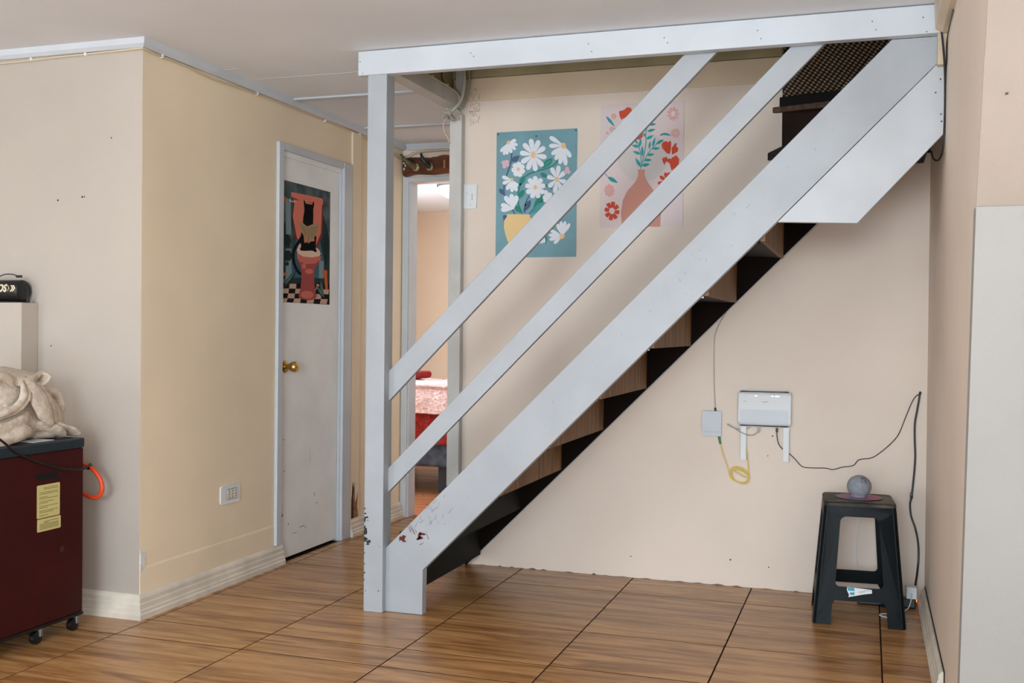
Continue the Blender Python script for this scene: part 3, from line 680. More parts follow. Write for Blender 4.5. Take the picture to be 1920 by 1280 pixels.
pC.add('orange_pots', (206, 104, 58), [[(450, 905), (495, 905), (498, 950), (455, 950)], [(465, 950), (495, 950), (505, 1090), (480, 1090)], [(72, 940), (100, 935), (105, 960), (75, 970)], [(72, 185), (92, 190), (95, 245), (72, 245)]])
pC.add('cat_tail', (18, 20, 22), strokes([(235, 610), (190, 680), (168, 760), (180, 850), (220, 930), (245, 945)], 26))
pC.add('cistern_edge', (120, 62, 56), [[(148, 195), (165, 260), (150, 380), (185, 600), (205, 620), (400, 690), (445, 560), (450, 260), (450, 215)]])
pC.add('cistern', (222, 128, 108), [[(162, 215), (172, 262), (158, 380), (200, 590), (235, 640), (385, 665), (430, 540), (438, 262)], [(138, 150), (150, 143), (400, 190), (440, 200), (448, 215), (446, 260), (420, 262), (385, 272), (350, 240), (230, 232), (205, 215), (142, 190)]])
pC.add('toilet_bowl', (168, 82, 78), [[(200, 740), (205, 800), (235, 870), (250, 960), (240, 1100), (222, 1150), (228, 1185), (300, 1205), (370, 1195), (398, 1165), (380, 1110), (368, 980), (375, 890), (420, 820), (436, 775)]])
pC.add('bowl_light', (212, 118, 104), [[(200, 745), (205, 790), (225, 825), (300, 850), (380, 840), (425, 805), (436, 770), (330, 785), (245, 765)], ell(305, 1150, 62, 38), ell(320, 920, 40, 26), ell(270, 870, 22, 28)])
pC.add('seat', (232, 200, 178), [[(225, 650), (212, 680), (198, 715), (210, 748), (260, 775), (340, 783), (415, 770), (430, 745), (415, 710), (390, 685), (300, 720), (240, 700), (238, 655)]])
pC.add('black_cat', (14, 15, 17), [[(258, 205), (282, 255), (340, 262), (358, 228), (362, 255), (352, 310), (354, 380), (352, 470), (300, 490), (255, 445), (258, 390), (268, 320), (262, 250)], [(245, 530), (262, 560), (270, 640), (370, 620), (358, 560), (372, 540), (385, 580), (380, 690), (392, 720), (385, 732), (345, 715), (270, 720), (240, 718), (228, 705), (238, 680), (240, 640), (210, 650), (215, 610), (235, 575)]])
pC.add('newspaper', (178, 150, 112), [[(200, 425), (240, 440), (295, 478), (350, 455), (405, 448), (408, 465), (385, 560), (310, 648), (262, 570), (235, 520)]])
pC.add('newspaper_print', (112, 92, 68), [[(302, 485), (306, 485), (312, 640), (307, 640)]]+[[(318, 490+i*16), (395-i*3, 475+i*14), (395-i*3, 478+i*14), (318, 494+i*16)] for i in range(7)]+[[(222+i*8, 455+i*15), (290, 490+i*16), (290, 494+i*16), (222+i*8, 459+i*15)] for i in range(7)])
pC.add('flush_handle', (200, 204, 200), strokes([(124, 222), (150, 236), (178, 236)], 9)+strokes([(128, 205), (128, 245)], 7))

# ------------------------------------------------------------------ switch and socket
sw = thing('light_switch', 'white tilted light switch plate on the peach wall beside the passage post', 'switch', (-1.865, YB, 1.807))
bm = xform(flat_shape(rounded(.072, .118, .006), [], .008), lambda v: (-1.862+v.x*cos(.055)-v.y*sin(.055)*-1*.6, YB-v.z, 1.807+v.y)); obj('switch_plate', bm, WPLAS, sw)
bm = NB(); box(bm, -1.868, -1.852, YB-.0105, YB-.0085, 1.785, 1.822, .001); obj('rocker', bm, WPLAS, sw)
bm = NB(); box(bm, -1.882, -1.872, YB-.0088, YB-.0082, 1.822, 1.8235); box(bm, -1.850, -1.848, YB-.009, YB-.0082, 1.79, 1.82); box(bm, -1.86, -1.848, YB-.009, YB-.0082, 1.789, 1.791); lathe(bm, [(.0025, -.009), (.002, -.0085)], (-1.858, YB, 1.765), 'Y', 8)
obj('plate_marks', bm, mat('mark_grey', (150, 150, 148), .6), sw)
so = thing('power_socket', 'white triple power socket low on the tan door wall', 'socket', (XL, 4.11, .405))
bm = xform(flat_shape(rounded(.152, .082, .014), [], .012), lambda v: (XL+v.z*(1-.45*(abs(v.x)/.076)**3), 4.109+v.x, .405+v.y)); obj('socket_plate', bm, WPLAS, so)
for i in (-1, 0, 1):
    bm = NB(); box(bm, XL+.0105, XL+.0135, 4.113+i*.026-.0105, 4.113+i*.026+.0105, .385, .426, .001); md_ = obj('socket_module', bm, mat('cream_plastic', (222, 212, 196), .4), so)
    bm = NB()
    for k in (-1, 0, 1): lathe(bm, [(.0028, .0136), (.0026, .0142)], (XL, 4.113+i*.026, .4055+k*.0125), 'X', 10)
    obj('pin_holes', bm, BLACK, md_)
bm = NB(); box(bm, XL+.0105, XL+.0112, 4.074, 4.152, .382, .429); obj('module_frame', bm, mat('mark_grey', (150, 150, 148), .6), so)

# ------------------------------------------------------------------ router, fibre box, cables
ro = thing('router', 'white wall-hung router with two flat antennas and four lights', 'router', (-.436, YB, .81))
RX0, RX1, RZ0, RZ1 = -.552, -.319, .733, .892
bm = xform(flat_shape(rounded(RX1-RX0, RZ1-RZ0, .016), [], .024), lambda v: ((RX0+RX1)/2+v.x, YB-.006-v.z, (RZ0+RZ1)/2+v.y))
bmesh.ops.bevel(bm, geom=[e for e in bm.edges if all(v.co.y < YB-.029 for v in e.verts)], offset=.003, segments=2, affect='EDGES')
body = obj('router_body', bm, WPLAS, ro)
for a0 in (-.541, -.354):
    bm = NB(); box(bm, a0, a0+.027, YB-.018, YB-.009, .577, .736, .002); obj('antenna', bm, WPLAS, ro)
bm = NB(); n_ = 46
for i in range(n_):
    x_ = RX0+.010+i*(RX1-RX0-.020)/n_; box(bm, x_, x_+.0022, YB-.0312, YB-.0300, RZ0+.012, RZ0+.076)
obj('vent_slots', bm, GPLAS, ro)
bm = NB()
for x_ in (-.472, -.400, -.384, -.375): box(bm, x_-.0045, x_+.0035, YB-.0308, YB-.0300, .868, .8715)
obj('status_lights', bm, mat('led_white', (245, 252, 255), .5, emit=2.2), ro)
bm = NB()
for x_, w_, z_ in [(-.527, .012, .843), (-.447, .030, .843), (-.437, .004, .834)]: box(bm, x_, x_+w_, YB-.0306, YB-.0300, z_, z_+.0022)
obj('tiny_print', bm, mat('mark_grey', (150, 150, 148), .6), ro)
ob = thing('fibre_box', 'small white plastic fibre junction box left of the router', 'junction box', (-.668, YB, .74))
bm = xform(flat_shape(rounded(.086, .113, .004), [], .020), lambda v: (-.669+v.x, YB-.001-v.z, .7375+v.y)); obj('box_body', bm, GPLAS, ob)
bm = NB(); box(bm, -.705, -.633, YB-.0216, YB-.0208, .700, .701); obj('lid_line', bm, mat('mark_grey', (150, 150, 148), .6), ob)
bm = NB(); tube(bm, [(-.637, YB-.010, .681), (-.634, YB-.010, .664), (-.630, YB-.010, .645)], [.006, .005, .004], 4); obj('green_plug', bm, GREENC, ob)
bm = NB(); lathe(bm, [(.005, 0), (.005, .01), (.003, .016)], (-.655, YB-.012, .794), 'Z', 10); obj('cable_gland', bm, BLACK, ob)
bm = NB(); pts = [(-.630, YB-.010, .645), (-.618, YB-.009, .60), (-.600, YB-.009, .553), (-.592, YB-.010, .525)]
for k in range(3):
    for i in range(10):
        a = radians(170+36*i); rx_, rz_ = .044-.003*k, .035-.003*k
        pts.append((-.547+.004*k+rx_*cos(a), YB-.007-.0035*k-.0005*i, .510-.004*k+rz_*sin(a)-.008*cos(a)))
pts += [(-.508, YB-.012, .50), (-.505, YB-.010, .55), (-.510, YB-.009, .60), (-.518, YB-.008, .66), (-.516, YB-.008, .72), (-.51, YB-.010, .74)]
tube(bm, pts, .0024, 4, 6)
tag(obj('fibre_cable', bm, YELLOW, None, True), 'yellow cable coiled in a loop below the router', 'cable')
bm = NB(); tube(bm, [(-.600, YB-.001, .735), (-.597, YB-.010, .736), (-.570, YB-.014, .722), (-.535, YB-.023, .702), (-.500, YB-.016, .690), (-.475, YB-.012, .697), (-.462, YB-.012, .715), (-.461, YB-.012, .732)], .0026, 6, 6)
tube(bm, [(-.597, YB-.008, .733), (-.575, YB-.010, .722), (-.540, YB-.007, .716), (-.51, YB-.008, .720), (-.485, YB-.012, .736)], .002, 6, 6)
box(bm, -.4665, -.4555, YB-.017, YB-.007, .705, .732, .001)
tag(obj('network_cable', bm, GREYC, None, True), 'short grey network cable looping under the router', 'cable')
bm = NB(); tube(bm, [(-.611, YB-.008, 1.243), (-.640, YB-.006, 1.195), (-.655, YB-.005, 1.16), (-.663, YB-.005, 1.12), (-.664, YB-.004, 1.00), (-.661, YB-.004, .90), (-.655, YB-.010, .81)], .0023, 6, 6)
tag(obj('drop_cable', bm, GREYC, None, True), 'thin grey cable dropping from the stairs to the small box', 'cable')
bm = NB(); box(bm, -.3855, -.3765, YB-.017, YB-.008, .708, .735, .001)
tube(bm, [(-.381, YB-.012, .710), (-.380, YB-.012, .690), (-.374, YB-.010, .660), (-.358, YB-.007, .636), (-.330, YB-.006, .618), (-.300, YB-.005, .590), (-.270, YB-.004, .560), (-.230, YB-.004, .556), (-.170, YB-.004, .558), (-.140, YB-.004, .553), (-.100, YB-.004, .566), (-.055, YB-.004, .575), (-.03, YB-.004, .602), (.02, YB-.004, .612), (.06, YB-.004, .640), (.11, YB-.004, .690), (.135, YB-.004, .73), (.16, YB-.004, .80), (.19, YB-.004, .875), (.214, YB-.003, .898)], .0021, 5, 6)
tag(obj('router_power_cable', bm, mat('dark_cable', (58, 48, 42), .5), None, True), 'thin dark router cable sagging across to the wall corner hole', 'cable')
bm = NB(); tube(bm, [(.2165, YB+.004, .900), (.214, YB-.006, .893), (.205, YB-.006, .83), (.196, YB-.006, .77), (.196, YB-.006, .70), (.199, YB-.006, .62), (.193, YB-.006, .52), (.186, YB-.007, .45), (.181, YB-.007, .42), (.186, YB-.007, .37), (.203, YB-.008, .32), (.215, YB-.008, .26), (.218, YB-.010, .20), (.213, YB-.03, .14), (.203, 4.80, .085)], .0042, 6, 8)
box(bm, .180, .192, YB-.014, YB-.002, .445, .47, .002); lathe(bm, [(.006, -.0015), (.005, -.004)], (.216, YB, .902), 'Y', 10)
tag(obj('extension_cable', bm, BLACK, None, True), 'thick black cable hanging down the corner to the power strip', 'cable')
ps = thing('power_strip', 'black power strip on the floor in the corner behind the stool', 'power strip', (.12, 4.78, 0))
bm = NB(); box(bm, -.03, .205, 4.745, 4.80, .001, .040, .005); obj('strip_body', bm, BLACK, ps)
bm = NB(); lathe(bm, [(.006, 0), (.005, .003)], (.207, 4.77, .03), 'X', 10); obj('neon_switch', bm, mat('neon_orange', (255, 96, 30), .4, emit=5), ps)
d_ = bpy.data.lights.new('neon_glow', 'POINT'); d_.energy = .02; d_.color = (1, .25, .08); d_.shadow_soft_size = .0015
lo_ = bpy.data.objects.new('neon_glow', d_); COL.objects.link(lo_); lo_.location = (.2395, 4.775, .078)
ad = thing('wall_charger', 'white plug-in charger standing on the black power strip', 'charger', (.186, 4.765, .04))
bm = NB(); box(bm, .166, .209, 4.742, 4.790, .0405, .090, .004); obj('charger_body', bm, WPLAS, ad)
bm = NB(); box(bm, .183, .191, 4.7405, 4.742, .047, .066, .0003); obj('charger_port', bm, GPLAS, ad)
bm = NB(); tube(bm, [(.187, 4.739, .052), (.182, 4.72, .030), (.168, 4.70, .006), (.13, 4.66, .003), (.09, 4.62, .003), (.065, 4.60, .003), (.062, 4.575, .003), (.10, 4.55, .003), (.14, 4.56, .003)], .002, 6, 6)
tag(obj('charger_cable', bm, WPLAS, None, True), 'thin white cable looping on the floor behind the stool leg', 'cable')
bm = NB(); tube(bm, [(-.026, YB-.003, .46), (-.026, YB-.003, .36), (-.032, YB-.003, .28), (-.036, YB-.004, .20), (-.03, YB-.004, .12)], .0018, 5, 6)
tag(obj('speaker_cable', bm, WPLAS, None, True), 'thin white cable down the wall seen through the stool window', 'cable')

# ------------------------------------------------------------------ stool with speaker
SX, SY, SROT = -.030, 4.555, radians(3.5)
sto = thing('plastic_stool', 'dark green plastic stool with square cut-outs in the corner under the stairs', 'stool', (SX, SY, 0))
HB, HT, SH = .176, .136, .478
def stool_side(ang):
    hw = lambda z: HB-(HB-HT)*z/SH
    outer = [(-hw(0), 0), (-.108, 0), (-.1015, .080), (-.092, .096), (.092, .096), (.1015, .080), (.108, 0), (hw(0), 0), (hw(SH-.03), SH-.03), (hw(SH), SH-.006), (-hw(SH), SH-.006), (-hw(SH-.03), SH-.03)]
    hole = []
    L_, R_, B_, T_ = .090, .074, .150, .425
    for cx_, cz_, a0, s_ in [(R_-.024, T_-.024, 0, 1), (-R_+.024, T_-.024, 90, 1), (-L_+.016, B_+.016, 180, 1), (L_-.016, B_+.016, 270, 1)]:
        r_ = .024 if cz_ > .3 else .016
        for i in range(6):
            a = radians(a0+18*i); hole.append((cx_+r_*cos(a), cz_+r_*sin(a)))
    bm = flat_shape(outer, [hole], .0045)
    def f(v):
        s, z, d = v.x, v.y, v.z
        off = hw(z)-d
        # rounded corners: pull the leg edges back along the depth
        k = max(0, abs(s)-(hw(z)-.018))/.018
        off -= .012*k*k
        p = Vector((s, -off, z)); p.rotate(Matrix.Rotation(ang+SROT, 3, 'Z')); return (SX+p.x, SY+p.y, z+.0005)
    bmesh.ops.subdivide_edges(bm, edges=[e for e in bm.edges if e.calc_length() > .05], cuts=3, use_grid_fill=False)
    return xform(bm, f)
full = NB()
for k in range(4):
    b_ = stool_side(k*pi/2); me_ = bpy.data.meshes.new('t'); b_.to_mesh(me_); b_.free(); full.from_mesh(me_); bpy.data.meshes.remove(me_)
for sx in (-1, 1):           # corner fillets tying the legs
    for sy in (-1, 1):
        ringp = []
        for z in (0, .12, .24, .36, SH-.012):
            h = HB-(HB-HT)*z/SH; rr_ = .017; sec = []
            for i in range(6):
                a = pi/2*i/5; sec.append(Vector((sx*(h-rr_-.001+rr_*cos(a)), sy*(h-rr_-.001+rr_*sin(a)), z)))
            ringp.append([full.verts.new(Vector((SX, SY, .0005))+Matrix.Rotation(SROT, 3, 'Z') @ p) for p in sec])
        for A, B in zip(ringp, ringp[1:]):
            for i in range(5): full.faces.new((A[i], A[i+1], B[i+1], B[i]))
obj('stool_frame', full, STOOL, sto, True)
bm = xform(flat_shape(rounded(HT*2+.004, HT*2+.004, .022), [], .014), lambda v: tuple(Vector((SX, SY, SH-.012+v.z))+Matrix.Rotation(SROT, 3, 'Z') @ Vector((v.x, v.y, 0))))
bmesh.ops.bevel(bm, geom=[e for e in bm.edges if all(v.co.z > SH for v in e.verts)], offset=.004, segments=2, affect='EDGES')
obj('stool_top', bm, STOOLT, sto, True)
# torn sticker
stk = NB()
def onfront(s, z, d):
    h = HB-(HB-HT)*z/SH; p = Matrix.Rotation(SROT, 3, 'Z') @ Vector((s, -h-d, z)); return (SX+p.x, SY+p.y, z)
bm = NB(); poly(bm, [onfront(s-.005, z, .0006) for s, z in [(-.040, .152), (.052, .146), (.053, .132), (.020, .126), (-.015, .117), (-.036, .112), (-.033, .120), (-.042, .140)]]); sk = obj('torn_sticker', bm, WPLAS, sto)
bm = NB(); poly(bm, [onfront(s-.005, z, .0010) for s, z in [(-.039, .151), (-.014, .150), (-.012, .137), (-.038, .137)]]); poly(bm, [onfront(s-.005, z, .0010) for s, z in [(-.030, .131), (-.012, .133), (-.013, .122), (-.024, .120), (-.031, .124)]])
obj('sticker_blue', bm, mat('teal_ink', (40, 150, 170), .4), sk)
bm = NB()
for i, (s, z, a) in enumerate([(-.033, .134, .3), (-.029, .134, -.2), (-.025, .134, .2), (-.020, .1345, .0), (-.016, .1345, .3)]): poly(bm, [onfront(s-.005, z-.003, .0013), onfront(s-.005+.002, z-.003, .0013), onfront(s-.005+.002, z+.0025, .0013), onfront(s-.005, z+.0025, .0013)])
obj('sticker_lettering', bm, mat('ink_pale', (210, 225, 240), .4), sk)
bm = NB()
for a_, b_ in [((.0, .133), (.030, .142)), ((.030, .142), (.048, .142)), ((.006, .130), (.028, .138))]: poly(bm, [onfront(a_[0]-.005, a_[1]-.0006, .0012), onfront(b_[0]-.005, b_[1]-.0006, .0012), onfront(b_[0]-.005, b_[1]+.0012, .0012), onfront(a_[0]-.005, a_[1]+.0012, .0012)])
obj('sticker_tear', bm, mat('mark_grey', (150, 150, 148), .6), sk)
TZ = SH+.0025
cm = thing('round_mat', 'round pink and purple coaster with a black rim on the stool', 'coaster', (-.0265, 4.578, TZ))
bm = NB(); lathe(bm, [(.094, 0), (.094, .0022), (.086, .0022)], (-.0265, 4.578, TZ), 'Z', 40); obj('rim', bm, BLACK, cm)
bm = NB(); lathe(bm, [(.0855, .0021), (.0855, .003)], (-.0265, 4.578, TZ), 'Z', 40); obj('disc', bm, mat('pink_purple', (176, 62, 96), .5, 0, 9, rgb2=(140, 112, 150)), cm)
sp = thing('smart_speaker', 'ball-shaped grey fabric speaker on the pink coaster', 'speaker', (-.0265, 4.578, TZ+.003))
bm = NB(); R_ = .0485; prof = []
for i in range(15):
    a = radians(-58+(90+58)*i/14); prof.append((max(R_*cos(a), .001), R_*.95*sin(a)+.0425))
lathe(bm, [(.030, 0), (.031, .003)]+prof[1:], (-.0265, 4.578, TZ+.003), 'Z', 40); obj('fabric_body', bm, mat('grey_fabric', (160, 164, 172), .85, .1, 60, .6, 900), sp, True)
bm = NB()  # bar-pattern patch on the upper front
rr = random.Random(2)
for i in range(9):
    for j in range(8):
        if rr.random() < .35: continue
        th = radians(-82+i*4.2+j*.8); ph = radians(56-j*4.6); q = lambda t, p: (-.0265+(R_+.0006)*cos(p)*cos(t), 4.578+(R_+.0006)*cos(p)*sin(t), TZ+.0455+(R_*.95+.0006)*sin(p))
        w_, h_ = radians(1.5), radians(1.7); poly(bm, [q(th-w_, ph-h_), q(th+w_, ph-h_), q(th+w_, ph+h_), q(th-w_, ph+h_)])
obj('dark_patch', bm, mat('dark_grey', (84, 88, 90), .8), sp)
bm = NB(); tube(bm, [(-.0265, 4.625, TZ+.012), (-.027, 4.66, TZ+.006), (-.028, 4.70, TZ+.004), (-.027, 4.735, TZ-.01), (-.026, 4.80, .47), (-.026, YB-.004, .462)], .0018, 5, 6)
tag(obj('speaker_lead', bm, WPLAS, None, True), 'white lead running from the ball speaker over the stool back', 'cable')

# ------------------------------------------------------------------ coat rack over the doorway
cr = thing('coat_rack', 'wavy burnt-wood coat rack with hoof hooks above the far doorway', 'coat rack', (-2.45, YF, 2.15))
top = [(-2.708, 2.165), (-2.704, 2.19), (-2.67, 2.197), (-2.63, 2.198), (-2.57, 2.194), (-2.50, 2.192), (-2.46, 2.203), (-2.42, 2.205), (-2.36, 2.198), (-2.28, 2.195), (-2.2, 2.203), (-2.17, 2.18)]
bot = [(-2.17, 2.11), (-2.24, 2.088), (-2.34, 2.092), (-2.42, 2.094), (-2.50, 2.089), (-2.56, 2.092), (-2.62, 2.094), (-2.67, 2.085), (-2.70, 2.086), (-2.708, 2.11)]
P = [(a, b) for a, b in [tuple(v[:2]) for v in smooth_path([(x_, z_, 0) for x_, z_ in top], 3)]+[tuple(v[:2]) for v in smooth_path([(x_, z_, 0) for x_, z_ in bot], 3)]]
bm = NB(); prism(bm, P, 1, YF-.024, YF-.001); bmesh.ops.bevel(bm, geom=[e for e in bm.edges if all(v.co.y < YF-.02 for v in e.verts)], offset=.005, segments=2, affect='EDGES')
obj('board', bm, COPPERW, cr)
for x_, tx, k in [(-2.615, -.075, 0), (-2.525, -.035, 1), (-2.33, -.03, 1)]:
    bm = NB(); lathe(bm, [(.001, -.020), (.020, -.016), (.024, -.004), (.022, 0)], (x_, YF-.026, 2.135), 'Y', 18)
    hk = obj('hook_base', bm, mat('horn_tan', (196, 176, 128), .45, .3, 60), cr, True)
    bm = NB(); tube(bm, [(x_, YF-.034, 2.135), (x_+tx*.4, YF-.065, 2.155), (x_+tx*.75, YF-.080, 2.18), (x_+tx, YF-.085, 2.212)], [.018, .017, .012, .008, .004], 5, 10)
    obj('hoof_hook', bm, mat('horn_olive', (104, 92, 60), .4, .3, 30) if k == 0 else mat('horn_dark', (34, 36, 34), .35), hk, True)
bm = NB(); box(bm, -2.438, -2.425, YF-.0265, YF-.0245, 2.125, 2.175, .0005); obj('wood_plate', bm, mat('plate_brown', (176, 104, 60), .5), cr)
bm = NB()
for x_, z_ in [(-2.700, 2.165), (-2.697, 2.13), (-2.690, 2.15)]: box(bm, x_-.004, x_+.006, YF-.0255, YF-.0238, z_-.006, z_+.006, .001)
obj('paint_specks', bm, WHITE, cr)

# ------------------------------------------------------------------ ceiling cables, wires
bm = NB()
tube(bm, [(-4.6, YC-.007, 2.236), (-3.9, YC-.007, 2.238), (-3.40, YC-.007, 2.232), (-3.10, YC-.007, 2.237), (-2.87, YC-.007, 2.240), (-2.725, YC-.008, 2.242), (XL+.008, YC-.006, 2.241), (XL+.008, 3.578, 2.238), (XL+.008, 3.753, 2.238), (XL+.008, 3.94, 2.228), (XL+.008, 4.19, 2.236), (XL+.008, 4.515, 2.240), (XL+.008, 4.88, 2.241), (XL+.008, 5.18, 2.240), (XL+.008, 5.37, 2.232), (XL+.008, 5.80, 2.212), (XL+.010, 5.90, 2.205), (XL+.03, YF-.008, 2.210), (-2.65, YF-.008, 2.228), (-2.58, YF-.008, 2.238), (-2.40, YF-.008, 2.240), (-2.1, YF-.008, 2.24)], .0042, 5, 6)
cc = obj('ceiling_cable', bm, BEIGEC, None, True); tag(cc, 'beige cable clipped along the top of the left walls', 'cable')
bm = NB()
for y_ in (3.60, 4.30, 4.95, 5.35): box(bm, XL, XL+.014, y_-.004, y_+.004, 2.232, 2.246, .001)
for x_ in (-3.25, -2.98): box(bm, x_-.004, x_+.004, YC-.014, YC, 2.232, 2.244, .001)
obj('cable_clips', bm, WPLAS, cc)
bm = NB(); tube(bm, [(XL+.01, 5.45, 2.225), (XL+.012, 5.7, 2.208), (XL+.012, 5.86, 2.185), (XL+.03, YF-.01, 2.195), (-2.62, YF-.01, 2.222), (-2.5, YF-.01, 2.23), (-2.2, YF-.01, 2.232)], .003, 5, 6)
tag(obj('ceiling_cable', bm, mat('tan_cable', (176, 152, 112), .5), None, True), 'second tan cable in the corner above the coat rack', 'cable')
bm = NB(); tube(bm, [(-1.878, 4.80, 2.60), (-1.872, 4.80, 2.42), (-1.870, 4.80, 2.35), (-1.882, 4.80, 2.275), (-1.908, 4.79, 2.232), (-1.935, 4.79, 2.208), (-1.962, 4.79, 2.203)], .0085, 6, 8)
tag(obj('grey_conduit', bm, GREYC, None, True), 'thick grey cable curving down to the top of the passage post', 'cable')
bm = NB(); tube(bm, [(-1.855, 4.82, 2.60), (-1.852, 4.82, 2.40), (-1.855, 4.82, 2.33), (-1.872, 4.815, 2.25), (-1.900, 4.80, 2.205)], .005, 6, 8)
tag(obj('grey_conduit', bm, mat('green_grey_cable', (128, 136, 120), .5), None, True), 'thinner greenish cable beside the thick grey one', 'cable')
wj = thing('wire_junction', 'tangle of grey wires and connectors at the head of the passage post', 'wiring', (-1.93, 4.80, 2.19))
bm = NB(); rr = random.Random(11)
for a_ in range(10):
    p0 = Vector((-1.93+rr.uniform(-.035, .03), 4.80+rr.uniform(-.02, .01), 2.205+rr.uniform(-.02, .02)))
    tube(bm, [p0, p0+Vector((rr.uniform(-.03, .03), rr.uniform(-.015, .0), rr.uniform(-.03, .02))), p0+Vector((rr.uniform(-.04, .04), rr.uniform(-.02, .01), rr.uniform(-.035, .03)))], .003, 5, 6)
obj('loose_wires', bm, GREYC, wj, True)
bm = NB()
for x_, z_, a in [(-1.955, 2.182, .5), (-1.940, 2.195, -.4), (-1.925, 2.178, .9)]:
    q = NB(); box(q, -.018, .018, -.006, .006, -.007, .007, .002); R3 = Matrix.Rotation(a, 3, 'Y')
    me_ = bpy.data.meshes.new('t'); xform(q, lambda v: tuple(R3 @ v+Vector((x_, 4.775, z_)))).to_mesh(me_); q.free(); bm.from_mesh(me_); bpy.data.meshes.remove(me_)
obj('connector_block', bm, mat('aged_plastic', (170, 160, 146), .5, .3, 40), wj)
bm = NB(); tube(bm, [(-1.962, 4.80, 2.182), (-1.976, 4.80, 2.155), (-1.972, 4.80, 2.12), (-1.955, 4.80, 2.09), (-1.95, 4.82, 2.06)], .003, 5, 6); obj('hanging_loop', bm, BEIGEC, wj, True)
bm = NB(); tube(bm, [(-1.913, 3.96, 2.309), (-1.913, 4.3, 2.308), (-1.913, 4.7, 2.308), (-1.908, 4.80, 2.30), (-1.90, 4.82, 2.27)], .007, 4, 8)
for y_ in (4.35, 4.50, 4.68): box(bm, -1.924, -1.903, y_-.006, y_+.006, 2.300, 2.318, .001)
tag(obj('beam_cable', bm, BEIGEC, None, True), 'beige cable clipped along the beam of the stair opening', 'cable')
bm = NB(); tube(bm, [(-1.952, 4.715, 2.75), (-1.952, 4.712, 2.45), (-1.95, 4.712, 2.36), (-1.946, 4.722, 2.345)], .003, 4, 6); lathe(bm, [(.008, 0), (.008, .006), (.004, .008)], (-1.955, 4.735, 2.338), 'X', 12)
tag(obj('hanging_wire', bm, mat('dark_grey', (84, 88, 90), .8), None, True), 'short dark wire against the olive plywood of the stair opening', 'cable')
bm = NB(); tube(bm, [(.228, 3.880, 2.60), (.224, 3.878, 2.28), (.222, 3.876, 2.20), (.232, 3.880, 2.10), (.2365, 3.882, 2.02), (.2375, 3.884, 1.92), (.236, 3.886, 1.83), (.232, 3.90, 1.775), (.222, 3.93, 1.752), (.208, 3.95, 1.76), (.200, 3.97, 1.79)], .0036, 6, 8)
tag(obj('black_cable', bm, BLACK, None, True), 'black cable hanging at the right end of the white beam', 'cable')
bm = NB(); tube(bm, [(.2405, 3.60, 2.17), (.2400, 3.80, 2.16), (.2395, 3.875, 2.13), (.2395, 3.88, 2.05), (.2385, 3.882, 1.99)], .0022, 5, 6)
tag(obj('black_cable', bm, BLACK, None, True), 'thin second black cable nearest the right wall beside the beam end', 'cable')

# ------------------------------------------------------------------ gas heater, towel, hose
HX = -2.82
he = thing('gas_heater', 'maroon cabinet gas heater with a dark top, yellow labels and castors at left', 'heater', (-3.03, 3.07, 0))
bm = NB(); prism(bm, [(HX, 2.84), (HX, 3.297), (-3.21, 3.297), (-3.21, 2.84)], 2, .068, .690); bmesh.ops.bevel(bm, geom=[e for e in bm.edges], offset=.004, segments=2, affect='EDGES')
obj('cabinet', bm, REDH, he)
bm = NB(); box(bm, -3.215, HX+.003, 2.835, 3.300, .691, .728, .006); obj('top_cover', bm, mat('petrol_plastic', (30, 44, 52), .4, .1, 20), he)
bm = NB(); box(bm, -3.213, HX+.002, 2.837, 3.299, .056, .0675, .002); obj('bottom_frame', bm, BLACK, he)
for x_, y_ in [(HX-.03, 3.262), (HX-.03, 3.075), (HX-.36, 3.262), (HX-.36, 3.075), (HX-.03, 2.87)]:
    bm = NB(); lathe(bm, [(.012, -.012), (.0225, -.010), (.024, -.004), (.024, .004), (.0225, .010), (.012, .012)], (x_+.012, y_, .0245), 'X', 20); c_ = obj('castor', bm, BLACK, he, True)
    bm = NB(); box(bm, x_-.006, x_+.030, y_+.004, y_+.018, .026, .056, .003); obj('castor_fork', bm, STEEL, c_)
bm = NB(); prism(bm, rounded(.112, .024, .011, 5, 3.110, .6055), 0, HX-.002, HX+.0012)
xform(bm, lambda v: (v.x, v.y, v.z-(v.y-3.11)*.02)); obj('handle_recess', bm, BLACK, he)
YL = mat('yellow_label', (208, 196, 128), .5)
INK = mat('label_ink', (70, 64, 44), .6)
for (y0_, y1_, z0_, z1_, rows) in [(3.058, 3.1715, .4565, .576, 19), (3.060, 3.1765, .4075, .4535, 7)]:
    bm = NB(); prism(bm, rounded(y1_-y0_, z1_-z0_, .004, 3, (y0_+y1_)/2, (z0_+z1_)/2), 0, HX+.0002, HX+.0009); lb = obj('warning_label', bm, YL, he)
    bm = NB(); rr = random.Random(4)
    for i in range(rows):
        z_ = z1_-.012-(z1_-z0_-.020)*i/(rows-1)
        if rows > 10 and i in (2, 5, 8, 11, 14, 17): continue
        ya = y0_+.012+(.02 if i < 2 else 0); yb = y1_-.010-rr.choice([0, 0, 0, .02, .05]); y_ = ya
        while y_ < yb:
            L = rr.uniform(.004, .012); box(bm, HX+.0009, HX+.0011, y_, min(y_+L, yb), z_, z_+.0018); y_ += L+.0016
    obj('fine_print', bm, INK, lb)
bm = NB(); lathe(bm, [(.012, .0), (.012, .001)], (HX+.0001, 3.185, .325), 'X', 16); obj('rubber_plug', bm, mat('plug_grey', (58, 30, 34), .6), he)
bm = NB(); tube(bm, [(-2.835, 2.82, .80), (-2.812, 2.858, .772), (-2.812, 2.90, .745), (-2.812, 2.93, .722), (-2.8145, 2.99, .689), (-2.8145, 3.067, .659), (-2.8145, 3.16, .629), (-2.8145, 3.25, .612), (-2.815, 3.30, .612), (-2.825, 3.34, .622)], .0042, 5, 8)
